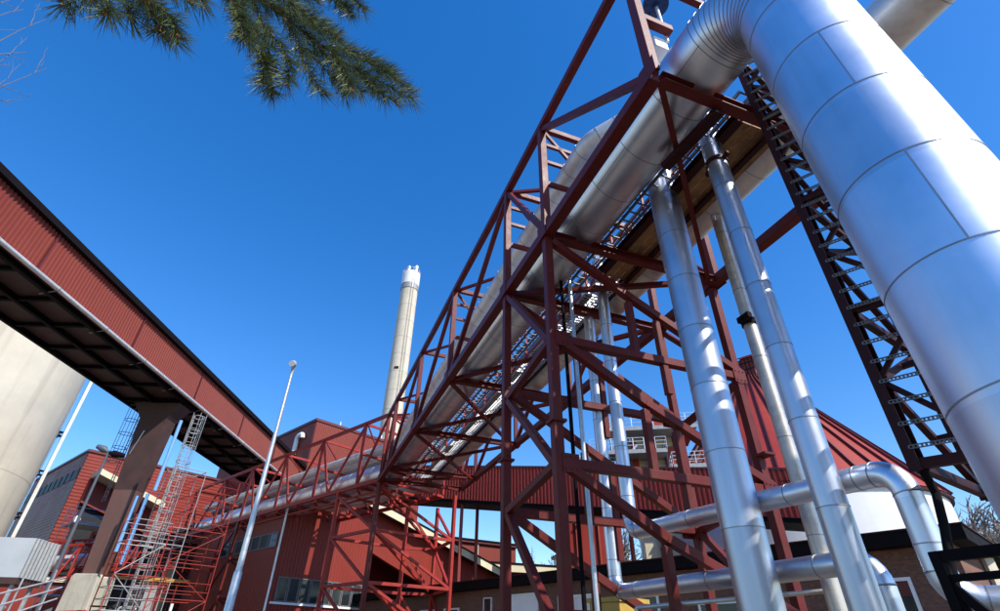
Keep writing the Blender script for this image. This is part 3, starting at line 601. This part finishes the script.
# --- brick building
c=V((14.35,17.4,0)); u=azv(-42.3); n=azv(-132.3); w=azv(47.7)
bb=thing('brick_building','brown brick building with a dark flat roof edge along the bottom right','building',c)
mb=MB(); wallbox(mb,c,u*45,w*12,0,4.62); mb.build('wall',M['brick'],bb)
mb=MB(); mb.par(Z(c-u*.5-w*.6,4.623),u*46,w*13.2,V((0,0,.42))); mb.build('roof_fascia',M['black'],bb)
mb=MB(); mb.par(Z(c-u*.55-w*.65,5.047),u*46.1,w*13.3,V((0,0,.05))); mb.build('roof_flashing',M['steel_dark'],bb)
def bwin(u0,u1,z0,z1,cur=False,name='window',frame=.1,pane='glass'):
    o=c+u*u0; L=(u1-u0); f=MB()
    f.par(Z(o,z0)+n*.004,u*L,n*.08,V((0,0,frame))); f.par(Z(o,z1-frame)+n*.004,u*L,n*.08,V((0,0,frame))); f.par(Z(o,z0+frame)+n*.004,u*frame,n*.08,V((0,0,z1-z0-2*frame))); f.par(Z(o+u*(L-frame),z0+frame)+n*.004,u*frame,n*.08,V((0,0,z1-z0-2*frame)))
    fo=f.build(name,M['whitep'],bb); MB().par(Z(o+u*frame,z0+frame)+n*.005,u*(L-2*frame),n*.03,V((0,0,z1-z0-2*frame))).build('pane',M[pane],fo)
    if cur: MB().par(Z(o+u*frame*1.1,z1-frame-.42)+n*.038,u*(L-2.2*frame),n*.012,V((0,0,.42))).build('curtain',M['red_trim'],fo)
bwin(1.45,2.75,2.3,3.78,True); bwin(2.95,3.35,4.12,4.42,frame=.06); bwin(18.0,20.1,1.5,4.25,pane='whitep'); bwin(14.0,16.6,1.6,4.0,pane='white'); bwin(21.6,22.3,1.0,4.2,frame=.05); bwin(6.5,9.0,1.6,3.4)
for k,uu in enumerate((10.8,24.5,27)): bwin(uu,uu+1.5,2.3,3.8)
tag(MB().box(Z(c+u*15.8+n*.15,4.25),.35,.22,.2,u).build('wall_light',M['whitep'],bevel=.02),'small white flood light on the brick wall between the near tower legs','light')
tag(MB().box(Z(c+u*27.3+n*.2,2.9),.9,.35,.7,u).build('air_conditioner',M['whitep'],bevel=.03),'white air conditioner unit low on the brick wall','air conditioner')
mb=MB(); mb.par(Z(c+u*1.6-w*1,4.2),u*.1,w*.1,V((0,0,.1)))
# side wall with pale window strip on its right flank
tag(MB().beam(Z(c-u*.2+w*4,0),Z(c-u*.2+w*4,4.6),.12,.5).build('wall_panel',M['conc'],bb) and bb)
# ================================================================ TANK WITH CONICAL ROOF
tc=pol(28.4,60); R0=13.0; ze=12.9; za=28.2
tk=thing('storage_tank','round white walled tank with a steep ribbed red conical roof','tank',tc)
MB().tube([tc,Z(tc,ze)],R0-.35,96).build('tank_wall',M['white'],tk,smooth=40)
mb=MB(); nn=96; mb.v=[Z(tc+V((math.cos(2*PI*k/nn)*R0,math.sin(2*PI*k/nn)*R0,0)),ze-.1) for k in range(nn)]+[Z(tc+V((math.cos(2*PI*k/nn)*1.0,math.sin(2*PI*k/nn)*1.0,0)),za) for k in range(nn)]
mb.f=[(k,(k+1)%nn,nn+(k+1)%nn,nn+k) for k in range(nn)]+[tuple(range(nn-1,-1,-1)),tuple(range(nn,2*nn))]; mb.m=[0]*len(mb.f); mb.build('cone_roof',M['roof_red'],tk,smooth=20)
mb=MB()
for k in range(40):
    a=2*PI*k/40; e=V((math.cos(a),math.sin(a),0)); p0=Z(tc+e*(R0+.05),ze-.05); p1=Z(tc+e*1.0,za+.05); mb.beam(p0+V((0,0,.1)),p1+V((0,0,.1)),.12,.24)
mb.build('roof_ribs',M['red_trim'],tk)
mb=MB(); ring(mb,Z(tc,ze-.25),V((0,0,1)),R0-.3,w=.2,h=.25,n=96); mb.build('eaves_ring',M['steel_dark'],tk)
mb=MB(); mb.box(Z(tc,za-1.6),3.0,2.4,3.0,azv(40)); mb.poly([Z(tc-azv(40)*1.8,za+1.4),Z(tc+azv(40)*1.8,za+1.4),Z(tc,za+2.5)],azv(130)*2.6); mb.build('head_house',M['red'],tk)
bpy.data.objects['head_house']['label']='small red cabin on the tip of the cone'
mb=MB()
for k in range(7):
    p=tc+azv(40)*(-1.6-.0)+azv(130)*(-1.2+.4*k); mb.beam(Z(p,za-1.5),Z(p,za+1.6),.07)
for z in (za+.1,za+.9,za+1.6): mb.beam(Z(tc-azv(40)*1.6-azv(130)*1.3,z),Z(tc-azv(40)*1.6+azv(130)*1.3,z),.07)
mb.build('railing',M['steel_dark'],tk)
t=thing('lamp_pole','thin grey lamp pole beside the cabin on the red cone','lamp pole',Z(tc+azv(118)*2,za-3)); p=tc+azv(118)*2.2
MB().tube([Z(p,za-3),Z(p,za+5.2)],.06,6).build('pole',M['galv_dull'],t); MB().tube([Z(p,za+5.1),Z(p+V((-.6,0,0)),za+5.4)],.17,8).build('lamp_head',M['galv'],t)
# roof edge fin on the right rim, antenna on the brick roof
t=thing('roof_antenna','thin television antenna on the brick building roof before the white tank','antenna',Z(c+u*4.2+w*2.5,5.1)); p=c+u*4.2+w*2.5
MB().tube([Z(p,5.1),Z(p+u*.75,8.0)],.035,8).build('mast',M['galv_dull'],t)
mb=MB()
for k,(zz,L) in enumerate(((7.9,.9),(7.3,.6),(5.9,.5))):
    q=p+u*(.75*(zz-5.1)/2.9); mb.tube([Z(q-u*L/2,zz),Z(q+u*L/2,zz+.15)],.02,6)
    for j in range(5 if k==0 else 0): r_=q+u*(-.4+.2*j); mb.tube([Z(r_,zz-.25),Z(r_,zz+.3)],.012,5)
mb.build('elements',M['black'],t); MB().tube([Z(p,5.1),Z(p,5.2)],.35,16).build('base',M['black'],t)
# ================================================================ INCLINED CONVEYOR behind the trestle
p0=V((20.6,32.95,0)); p1=V((20.6,32.95,0))+V((math.sin(rad(-55.5)),math.cos(rad(-55.5)),0))*47; dv=(p1-p0).normalized(); nv=V((-dv.y,dv.x,0)); 
if nv.y>0: nv=-nv
def zc(p): k=(p-p0).dot(dv)/((V((2.5,47.1,0))-V((19.5,33.8,0))).length); k0=(V((19.5,33.8,0))-p0).dot(dv)/((V((2.5,47.1,0))-V((19.5,33.8,0))).length); return 8.75+(k-k0)*3.55
cv=thing('conveyor_gallery','red corrugated conveyor bridge sloping behind the steel tower across the middle','conveyor gallery',Z(p0,0))
L=(p1-p0).length; up=V((0,0,3.0)); along=(Z(p1,zc(p1))-Z(p0,zc(p0)))
MB().corr(Z(p0+nv*.02,zc(p0)+.0),up,along,nv,.34,.13).build('corrugated_side',M['roof_red'],cv)
MB().par(Z(p0,zc(p0)),along,-nv*3.2,up).build('inner_wall',M['red_trim'],cv)
MB().par(Z(p0,zc(p0)+3.0)+nv*.16,along,-nv*3.4,V((0,0,.14))).build('roof',M['red_trim'],cv)
MB().par(Z(p0,zc(p0)-.3)+nv*.05,along,-nv*3.3,V((0,0,.28))).build('floor_girder',M['black'],cv)
st=MB()
for f_ in (.02,.3,.62,.9):
    q=p0+(p1-p0)*f_-nv*1.5
    lg=MB(); 
    for a in (-1,1): lg.beam(Z(q+nv*a*1.2,0),Z(q+nv*a*1.2,zc(q)-.3),.25,.25)
    lg.beam(Z(q-nv*1.2,3),Z(q+nv*1.2,6),.15); lg.build('support_leg',M['red2'],cv)
# ================================================================ PROCESS TOWER with platforms
pc2=pol(16.0,52)
pt=thing('process_tower','cream and grey process tower with railed platforms behind the bridge tower','process tower',pc2)
ux=azv(100); uy=azv(10)
MB().box(Z(pc2+ux*1.5+uy*2,0),5.0,5,19.6,ux).build('tower_body',M['cream'],pt)
MB().box(Z(pc2+ux*3.0+uy*1,19.6),4.0,4,1.3,ux).build('roof_cabin',M['roof_red'],pt)
MB().box(Z(pc2+ux*2.5-uy*.6,15.5),.8,.1,3,ux).build('panel',M['galv'],pt)
def platform(par,cc,w,d,z,h=1.1):
    mb=MB(); mb.box(Z(cc,z-.15),w,d,.15,ux); mb.beam(Z(cc-ux*w/2-uy*d/2,z-.22),Z(cc+ux*w/2-uy*d/2,z-.22),.1,.3); mb.build('platform',M['galv_dull'],par)
    r_=MB(); cs=[cc+ux*a*w/2+uy*b*d/2 for a,b in ((-1,-1),(1,-1),(1,1),(-1,1),(-1,-1))]
    for a,b in zip(cs,cs[1:]):
        for zz in (z+.4,z+.75,z+h): r_.beam(Z(a,zz),Z(b,zz),.05)
        n_=max(1,int((b-a).length/.9))
        for k in range(n_+1): q=a+(b-a)*k/n_; r_.beam(Z(q,z),Z(q,z+h),.05)
    r_.build('railing',M['galv'],par)
platform(pt,pc2-ux*5.2-uy*1.2,5.5,3,16.2); platform(pt,pc2-ux*1.6-uy*2,7,3,17.4); platform(pt,pc2+ux*1.0-uy*2,8,3,19.6); platform(pt,pc2+ux*5.2-uy*2.,6,3,15.9); platform(pt,pc2-ux*8.2,3,2.4,14.8)
mb=MB()
for a in (-7,-5,-2.2,.5,3,5.5,8): mb.beam(Z(pc2+ux*a-uy*.8,0),Z(pc2+ux*a-uy*.8,19.5 if -3<a<6 else 16),.18)
mb.build('tower_columns',M['red2'],pt)
mb=MB()
for k in range(12): mb.beam(Z(pc2-ux*(3.6-.25*k)-uy*2.9,16.3+.27*k-1.5),Z(pc2-ux*(3.6-.25*k)-uy*2.2,16.3+.27*k-1.5),.2,.03)
mb.beam(Z(pc2-ux*3.7-uy*2.9,14.8),Z(pc2-ux*.7-uy*2.9,18.0),.06,.2); mb.build('stair_flight',M['galv'],pt)
mb=MB()
for a,h in ((1.8,2.6),(3.4,3.1)): mb.tube([Z(pc2+ux*a+uy,20.6),Z(pc2+ux*a+uy,20.2+h)],.08,8)
mb.build('vent_stack',M['galv_dull'],pt)
MB().box(Z(pc2-ux*5.8+uy*1,0),4.5,3.5,14.2,ux).build('tower_body',M['roof_red'],pt)
for a_,z_,h_ in ((-1.2,15.8,3.2),(2.6,16.2,2.2),(.6,14.4,1.5)): MB().box(Z(pc2+ux*a_-uy*.75,z_),1.3,.25,h_,ux).build('panel',M['roof_red'],pt)
mb=MB()
for k in range(5): mb.tube([Z(pc2+ux*(-3+1.7*k)-uy*1.1,14),Z(pc2+ux*(-3+1.7*k)-uy*1.1,19.2)],.11,8)
mb.build('riser_pipes',M['galv_dark'],pt)
# ================================================================ CHIMNEY
cp=pol(-12.35,130); cr=2.5
ch=thing('chimney','tall pale concrete chimney with a grey band and pale cap above the rack','chimney',cp)
MB().tube([cp,Z(cp,96.2)],[cr*1.12,cr],64).build('shaft',M['conc'],ch,smooth=40)
mb=MB(); mb.tube([Z(cp,92.6),Z(cp,94.4)],cr+.18,64); mb.build('grey_band',M['galv_dull'],ch,smooth=40)
mb=MB(); mb.tube([Z(cp,94.403),Z(cp,99.0)],cr+.22,64); mb.build('cap_shroud',M['white'],ch,smooth=40)
for a,b,h in ((-1.1,0,102.2),(1.2,.3,102.6)):
    f=MB(); f.tube([Z(cp+V((a,b,0)),98),Z(cp+V((a,b,0)),h)],.55,24); f.tube([Z(cp+V((a,b,0)),h-.9),Z(cp+V((a,b,0)),h-.2)],.68,24); f.build('flue',M['galv' if a<0 else 'clad_white'],ch,smooth=40)
mb=MB()
for k in range(16):
    a=2*PI*k/16; e=V((math.cos(a),math.sin(a),0))*(cr+.15); mb.beam(Z(cp+e,99),Z(cp+e,100.2),.09)
ring(mb,Z(cp,100.2),V((0,0,1)),cr+.1,w=.12,h=.1,n=32); mb.build('railing',M['galv_dull'],ch)
mb=MB(); e=pol(150,cr*1.1+.3); x_=V((.87,.5,0))*.35
for sg in (-1,1): mb.beam(Z(cp+e+x_*sg,3),Z(cp+pol(150,cr+.3)+x_*sg,96),.09)
mb.build('climbing_ladder',M['galv_dark'],ch)
mb=MB()
for a in (190,180,172): e=pol(a,cr*1.03); mb.box(Z(cp+e,65),.3,.3,.7)
mb.build('aviation_lights',M['black'],ch)
mb=MB(); z=4
while z<92: ring(mb,Z(cp,z),V((0,0,1)),cr*(1.12-.12*z/96.2),w=.08,h=.03,n=48); z+=5.5
mb.build('lift_joints',M['conc2'],ch)
# ================================================================ LAMP POSTS
lp=pol(-24.15,14.1)
ll=thing('lamp_post','tall pale grey lamp post leaning across the left rack, single head','lamp post',lp)
MB().tube([lp,Z(lp,3.0),Z(lp,3.05)],[.095,.09,.075],20).build('lower_sleeve',M['galv'],ll,smooth=30)
MB().tube([Z(lp,3.05),Z(lp,8.0)],[.07,.035],20).build('pole',M['galv'],ll,smooth=40)
h=Z(lp,8.0); e=V((.3,-.95,0)); mb=MB(); mb.tube([h+V((0,0,-.1)),h+V((0,0,.1)),h+e*.05+V((0,0,.2)),h+e*.25+V((0,0,.14)),h+e*.5+V((0,0,.02))],[.035,.045,.08,.09,.08],16); mb.build('lamp_head',M['grey'],ll,smooth=50)
lp2=pol(-37.45,37); 
l2=thing('lamp_post','dark lamp post with two heads before the left red hall','lamp post',lp2)
MB().tube([lp2,Z(lp2,11.0)],[.12,.06],12).build('pole',M['dgrey'],l2,smooth=40)
for sx,L in ((-1,.7),(1,.9)):
    x=V((.9,.3,0))*sx; a=Z(lp2,10.9); MB().tube([a,a+x*.3+V((0,0,.15 if sx<0 else -.05)),a+x*L+V((0,0,.28 if sx<0 else -.1))],[.05,.2,.12],10).build('lamp_head',M['black' if sx>0 else 'dgrey'],l2,smooth=50)
MB().tube([Z(lp2+V((1.1,.2,0)),10.9),Z(lp2+V((1.4,.2,0)),12.3)],.015,5).build('aerial',M['galv'],l2)
# ================================================================ LEFT FOREGROUND: hopper, handrails, scaffold, clutter
hp=pol(-40.3,30)
ho=thing('corrugated_hopper','pale grey metal clad box with a corrugated side at the left edge','hopper',hp)
fa=azv(262); sb=azv(-8); k0=pol(-39.5,30)
MB().par(Z(k0,3.85),fa*5,sb*1.7,V((0,0,1.45))).build('box_body',M['grey'],ho)
MB().corr(Z(k0+azv(82)*.01,3.85),V((0,0,1.45)),sb*1.7,azv(82),.24,.07).build('corrugated_side',M['galv_dull'],ho)
MB().par(Z(k0,3.62),fa*4.9,sb*1.6,V((0,0,.22))).build('base_frame',M['soffit'],ho)
for i,j in ((.2,.2),(4.6,.2),(.2,1.4),(4.6,1.4)): MB().beam(Z(k0+fa*i+sb*j,0),Z(k0+fa*i+sb*j,3.62),.13).build('leg',M['galv_dull'],ho)
hr=thing('handrail','pale triple tube handrail sloping up to the concrete plinth','handrail',pol(-39,24))
q0=pol(-41.5,22); q1=pol(-36.6,30.)
for dz in (0,.45,.85): MB().tube([Z(q0,1.85+dz*.9),Z(q1,3.2+dz*.9)],.03,8).build('rail',M['clad_white'],hr,smooth=40)
for k in (0,2,4): q=q0+(q1-q0)*k/5; MB().tube([Z(q,1.6+k*.28),Z(q,2.95+k*.28)],.03,8).build('stanchion',M['galv_dull'],hr,smooth=40)
MB().par(Z(q0,1.3),(Z(q1,2.7)-Z(q0,1.3)),azv(-40)*1.0,V((0,0,.2))).build('ramp',M['galv_dull'],hr)
def scaffold(c,w,d,z0,z1,st,name,label,cat,mp,mr,u=azv(42),plat=True):
    t=thing(name,label,cat,Z(c,z0)); v=azv(-48); cs=[c+u*a*w/2+v*b*d/2 for a,b in ((-1,-1),(1,-1),(1,1),(-1,1))]
    for q in cs: MB().tube([Z(q,z0),Z(q,z1)],.03,8).build('standard',M[mp],t)
    z=z0+st; i=0
    while z<=z1+.01:
        mb=MB()
        for a,b in zip(cs,cs[1:]+cs[:1]):
            mb.tube([Z(a,z),Z(b,z)],.028,6)
            if z+1.1<=z1: mb.tube([Z(a,z+.5),Z(b,z+.5)],.02,6); mb.tube([Z(a,z+1.0),Z(b,z+1.0)],.02,6)
        mb.build('ledger',M[mr if i%2 else mp],t)
        if plat: MB().box(Z(c,z-.06),w*.95,d*.9,.05,u).build('deck',M['galv_dull'],t)
        a,b=(cs[0],cs[1]) if i%2 else (cs[1],cs[0]); MB().tube([Z(a,z-st),Z(b,z)],.024,6).build('brace',M[mr],t)
        z+=st; i+=1
    return t
scaffold(pol(-30.9,41),1.9,1.7,0,11.6,2.3,'stair_scaffold','pale scaffold stair tower beside the caged ladder','scaffold','galv_dull','steel_far',plat=False)
scaffold(pol(-32.4,34),1.8,1.6,0,7.2,1.5,'stair_scaffold','red scaffold cage at the foot of the caged ladder','scaffold','steel_far','galv_dull',plat=False)
scaffold(pol(-28.6,45),3.2,2.5,0,12,2.1,'stair_scaffold','red scaffold frame at the far end of the left rack','scaffold','steel_far','steel_far',plat=False)
scaffold(pol(-36.2,50),3.4,2.5,0,10.2,2.2,'access_scaffold','blue grey access scaffold under the cream canopy','scaffold','galv_dull','ltblue')
# small red pipe rack behind the plinth
sr_=thing('low_pipe_rack','small red arched pipe rack behind the handrail left of the plinth','pipe rack',pol(-36,46))
r0=pol(-39.6,40); r1=pol(-33.8,52)
for off in (0,1.6):
    o=azv(60)*off
    for z0,z1 in ((4.6,6.8),(6.3,8.6)): MB().beam(Z(r0+o,z0),Z(r1+o,z1),.13).build('chord',M['steel_far'],sr_)
    for k in range(9):
        q=r0+(r1-r0)*k/8+o; za_=4.6+2.2*k/8; zb_=6.3+2.3*k/8; MB().beam(Z(q,za_),Z(q,zb_),.1).build('post',M['steel_far'],sr_)
        if k<8: q2=r0+(r1-r0)*(k+1)/8+o; MB().beam(Z(q,za_),Z(q2,zb_+.28),.07).build('diagonal',M['steel_far'],sr_)
for k in (0,4,8): q=r0+(r1-r0)*k/8; MB().beam(Z(q,0),Z(q,4.8+2.2*k/8),.18).build('leg',M['steel_far'],sr_)
MB().tube([Z(r0+azv(60)*.8,5.3),Z(r1+azv(60)*.8,7.5)],.35,16).build('carried_pipe',M['clad_dull'],sr_,smooth=40)
# blue pipes at the pier
for k,(az,d,z0,z1) in enumerate(((-32.9,36,9.0,13.2),(-34.0,38,6,9.0),(-33.3,39,5.5,9.4))):
    p=pol(az,d); tag(MB().tube([Z(p,z0),Z(p,z1)],.10,10).build('blue_pipe',M['ltblue'],smooth=40),('long pale blue pipe up the shaded side of the pier','short pale blue pipe behind the pier, left of two','short pale blue pipe behind the pier, right of two')[k],'pipe')
# process shed, its black block painting the shade between pier and low hall; clutter
ps=thing('process_shed','dark open process shed under the left rack beside the scaffold','shed',pol(-29,56))
q=pol(-36.,56); uu=azv(60); 
MB().par(Z(q,0),uu*14,azv(-30)*8,V((0,0,9.2))).build('back_wall',M['dark'],ps)
for k in range(8): MB().beam(Z(q+uu*(k*2)+azv(150)*.6,0),Z(q+uu*(k*2)+azv(150)*.6,9.3),.2).build('column',M['steel'],ps)
for z in (3.1,6.2,9.3): MB().beam(Z(q+azv(150)*.6,z),Z(q+uu*14+azv(150)*.6,z),.2,.25).build('edge_beam',M['yellow'] if z==6.2 else M['steel'],ps)
for k,(a_,z,ww,hh,mm) in enumerate(((2,1.2,2.6,2.2,'red2'),(7,.6,2.2,3,'red2'),(10.5,3.6,1.6,1.6,'red2'),(5,4,1.2,1.8,'galv_dull'))): MB().par(Z(q+uu*a_+azv(150)*.3,z),uu*ww,azv(150)*.2,V((0,0,hh))).build('panel',M[mm],ps)
bt=simple_hall('side_building','low red building behind the concrete plinth at the far left',pol(-43,62,0),azv(60),16,azv(-30),8,6.0,'red2','cream',.4)
rng=random.Random(4)
t=thing('pipe_manifold','tangle of small grey and red pipes low behind the handrail','pipe manifold',pol(-37,36))
for k in range(34):
    a0=rng.uniform(-43,-30); dd=rng.uniform(32,44); z=rng.uniform(.6,3.6); p=pol(a0,dd); q=pol(a0+rng.uniform(-3,3),dd+rng.uniform(-1,1))
    cor=[Z(p,z),Z(q,z+rng.uniform(-.1,.1)),Z(q,z+rng.uniform(-2,1.2))]; 
    pts,_=path(cor,.15,3); MB().tube(pts,rng.choice((.04,.06,.09)),8).build('small_pipe',M[rng.choice(('galv_dull','galv','steel_far','whitep','black'))],t,smooth=40)
tag(MB().tube([at_d(77,519,38),at_d(77,519,38.1)],.17,16).build('round_gauge',M['whitep'],smooth=30),'round white gauge in front of the left red hall','gauge')
# thin handrail hoop at the bottom, mustard skip
h0=at_d(636,608,10.6); h1=at_d(838,590,10.4); pts,_=path([h0,h1,Z(h1,0)],.14,5)
t=thing('tube_barrier','thin steel hoop barrier at the bottom between the silver uprights','barrier',Z(h1,0)); MB().tube(pts,.035,12).build('hoop_rail',M['rusty'],t,smooth=40); MB().tube([Z(h0,0),h0],.035,12).build('hoop_post',M['rusty'],t,smooth=40)
P=at_d(618,600,18); t=thing('mustard_container','mustard yellow container top behind the thin silver pair','container',Z(P,0)); MB().box(Z(P,0),1.1,1.4,P.z-.1,u).build('container_body',M['yellow'],t,bevel=.03); MB().box(Z(P,P.z-.1),1.2,1.5,.12,u).build('rim',M['yellow'],t)
# ================================================================ TREES
def bare_tree(p,h,label,name='bare_tree',seed=1,spread=.5,mt='twig',group='bare trees on the skyline'):
    r_=random.Random(seed); t=thing(name,label,'tree',p,group); mb=MB(); tw=MB()
    def grow(a,d,L,r,dep):
        b=a+d*L; (mb if dep<2 else tw).tube([a,a+d*L*.5+V((r_.uniform(-1,1),r_.uniform(-1,1),0))*L*.04,b],[r,r*.88,r*.75],6 if dep<2 else 3,cap=False)
        if dep>=5: return
        for k in range(r_.choice((3,3,4)) if dep<4 else 3):
            nd=(d+V((r_.gauss(0,spread),r_.gauss(0,spread),r_.gauss(.12,.3)))).normalized(); grow(a+d*L*r_.uniform(.55,1),nd,L*r_.uniform(.55,.78),r*.66,dep+1)
    grow(V(p),V((0,0,1)),h*.33,h*.018,0); mb.build('trunk',M['bark'],t); tw.build('twigs',M[mt],t); return t
def conifer(p,h,label,seed):
    r_=random.Random(seed); t=thing('conifer_tree',label,'tree',p,'conifers on the skyline'); MB().tube([p,Z(p,h)],[h*.018,.03],8).build('trunk',M['bark'],t); mb=MB()
    z=h*.2
    while z<h:
        f_=(1-(z/h))**.8; L=h*.2*f_+.2; 
        for k in range(9):
            a=r_.uniform(0,2*PI); l=L*r_.uniform(.6,1.1); e=V((math.cos(a),math.sin(a),-.25))
            for j in range(7):
                q=Z(p,z)+e*(l*(j+.6)/7); s_=l*.2
                for _ in range(2):
                    o=V((r_.gauss(0,1),r_.gauss(0,1),r_.gauss(0,.6)))*s_*.5; x=V((r_.gauss(0,1),r_.gauss(0,1),r_.gauss(0,.5))).normalized()*s_; y=V((r_.gauss(0,1),r_.gauss(0,1),r_.gauss(0,.5))).normalized()*s_*.5
                    mb.add([q+o-x*.5,q+o+x*.5,q+o+y],[(0,1,2)])
        z+=h*.022
    mb.build('crown',M['needle2'],t)
k=0
for x,yt,d,s_ in ((575,545,150,1),(600,540,150,2),(588,548,140,3),(612,546,155,4),(556,552,150,5),(938,520,80,6),(955,513,78,7),(970,520,74,8),(985,510,70,9),(640,545,160,10),(1004,503,66,11)):
    P=at_d(x,yt,d); bare_tree(Z(P,0),P.z*1.4,('bare brown tree on the skyline behind the near tower','bare brown tree right of the brick building roof')[x>900],seed=s_,group=('bare trees seen through the near tower','bare trees right of the brick building')[x>900])
for x,yt,d,s_ in ((573,527,140,21),(532,546,150,22),(493,553,150,23),(1003,530,60,24)):
    P=at_d(x,yt,d); conifer(Z(P,0),P.z,{573:'dark pointed conifer on the skyline just right of the round tower leg',532:'small conifer on the skyline left of the round tower leg',493:'small conifer above the long low building',1003:'conifer at the right picture edge beyond the brick building'}[x],s_)
# bare twigs near the camera, upper left
t=thing('bare_branches','thin pale leafless twigs reaching in from the upper left edge','branches',at_d(-60,60,3.2))
r_=random.Random(5); mb=MB()
def twig(x0,y0,x1,y1,r=.0042,dep=0):
    D_=3.2; pts=[]; n=5
    for k in range(n+1):
        f_=k/n; pts.append(at_d(x0+(x1-x0)*f_+ (r_.uniform(-1.3,1.3) if 0<k<n else 0),y0+(y1-y0)*f_+(r_.uniform(-1.3,1.3) if 0<k<n else 0),D_+.1*f_))
    mb.tube(pts,[r*(1-.75*k/n) for k in range(n+1)],6,cap=False)
    if dep<2:
        for k in range(3 if dep==0 else 1):
            f_=r_.uniform(.25,.9); a=math.atan2(y1-y0,x1-x0)+r_.choice((-1,1))*r_.uniform(.35,.8); L=math.hypot(x1-x0,y1-y0)*r_.uniform(.18,.4)
            bx,by=x0+(x1-x0)*f_,y0+(y1-y0)*f_; twig(bx,by,bx+math.cos(a)*L,by+math.sin(a)*L,r*.5,dep+1)
for q in ((-70,70,46,19),(-60,112,47,68),(-40,60,27,52),(-50,30,24,9),(-60,25,20,30),(-50,96,8,56),(-70,20,10,0),(-40,84,12,104)): twig(*q)
mb.build('twigs',M['twig'],t)
# pine bough near the camera, top
pb=thing('pine_branch','dark green pine bough with long needles hanging in from the top edge','branch',at_d(260,-60,2.4))
r_=random.Random(11); nd=MB(); wd=MB(); bd=MB()
def pine(pts,r0,D0,D1,nl=.145,dens=330,tip=True):
    P3=[at_d(x,y,D0+(D1-D0)*i/(len(pts)-1)) for i,(x,y) in enumerate(pts)]
    wd.tube(P3,[r0*(1-.6*i/(len(P3)-1)) for i in range(len(P3))],7)
    for a,b in zip(P3,P3[1:]):
        L=(b-a).length; d=(b-a)/L; ref=V((0,0,1)) if abs(d.z)<.9 else V((1,0,0)); x=d.cross(ref).normalized(); y=d.cross(x)
        for k in range(int(L*dens)):
            p=a+d*(L*r_.random()); an=r_.uniform(0,2*PI); e=x*math.cos(an)+y*math.sin(an)
            for j in range(2):
                g=(d*r_.uniform(.6,1.7)+e+V((r_.gauss(0,.12),r_.gauss(0,.12),r_.gauss(0,.12)))).normalized(); ln=nl*r_.uniform(.65,1.1)
                w=.0015; s1=g.cross(V((.3,.5,.8))).normalized()*w; s2=g.cross(s1).normalized()*w
                m_=p+g*ln*.55+V((0,0,-.002)); q=p+g*ln+V((0,0,-.005))
                nd.add([p+s1,p-s1*.5+s2,p-s1*.5-s2,m_+s1,m_-s1*.5+s2,m_-s1*.5-s2,q],[(0,1,4,3),(1,2,5,4),(2,0,3,5),(3,4,6),(4,5,6),(5,3,6)])
    if tip:
        e=P3[-1]; d=(P3[-1]-P3[-2]).normalized()
        for k in range(3):
            g=(d+V((r_.gauss(0,.3),r_.gauss(0,.3),r_.gauss(0,.3)))).normalized(); wd.tube([e,e+g*.008,e+g*.018],[.003,.005,.0015],6,m=1)
main=[(150,-75),(205,-40),(250,-8),(285,18),(320,44),(352,66),(385,84),(412,98)]
pine(main,.010,2.5,2.2)
subs=[[(245,-10),(238,14),(244,30),(250,40)],[(300,30),(322,52),(345,76),(362,92)],[(268,52),(274,66),(272,86),(274,94)],[(335,58),(360,76),(380,90)],[(250,-8),(280,8),(306,24),(326,32)],[(250,-8),(262,22),(268,52),(262,84)],[(285,18),(298,44),(308,68),(322,92)],[(320,44),(345,50),(372,64),(396,78)],[(268,4),(300,14),(330,34),(352,52)],
 [(262,22),(280,44),(290,66),(286,84)],[(205,-40),(228,-10),(240,18),(244,42)],[(228,-10),(240,10),(256,34),(262,60)],[(352,66),(366,78),(384,96),(396,101)],[(330,52),(344,72),(352,90)],
 [(298,44),(316,60),(338,80),(346,94)],[(205,-40),(245,-22),(280,-4),(312,18)],[(280,-4),(300,8),(322,22),(338,36)],[(372,64),(392,72),(408,88)],[(345,50),(368,56),(388,70)],
 [(300,-75),(318,-35),(332,-6),(340,8)],[(318,-35),(342,-14),(356,2),(363,10)],[(332,-6),(344,4),(352,14)],[(150,-75),(190,-50),(230,-30),(262,-12)],[(230,-30),(262,-18),(296,-10),(318,2)],
 [(60,-75),(84,-40),(96,-18),(92,-2)],[(150,-75),(140,-40),(142,-12),(148,8)],[(142,-12),(158,4),(172,18),(178,34)],[(140,-40),(162,-20),(182,-4),(190,2)],[(142,-12),(132,2),(128,14),(132,20)],
 [(96,-18),(84,-8),(70,2),(62,4)],[(96,-18),(106,-4),(110,8),(106,14)],[(84,-40),(110,-26),(130,-12),(146,0)],[(158,4),(164,18),(160,30)],[(148,8),(156,22),(170,34),(176,40)],[(190,-60),(200,-30),(198,-8),(202,6)]]
for pts in subs:
    o=r_.uniform(-.1,.1); pine(pts,.005,2.35+o,2.25+o)
wd.build('twigs',[M['bark'],M['bud']],pb,smooth=50); nd.build('needles',M['needle'],pb);
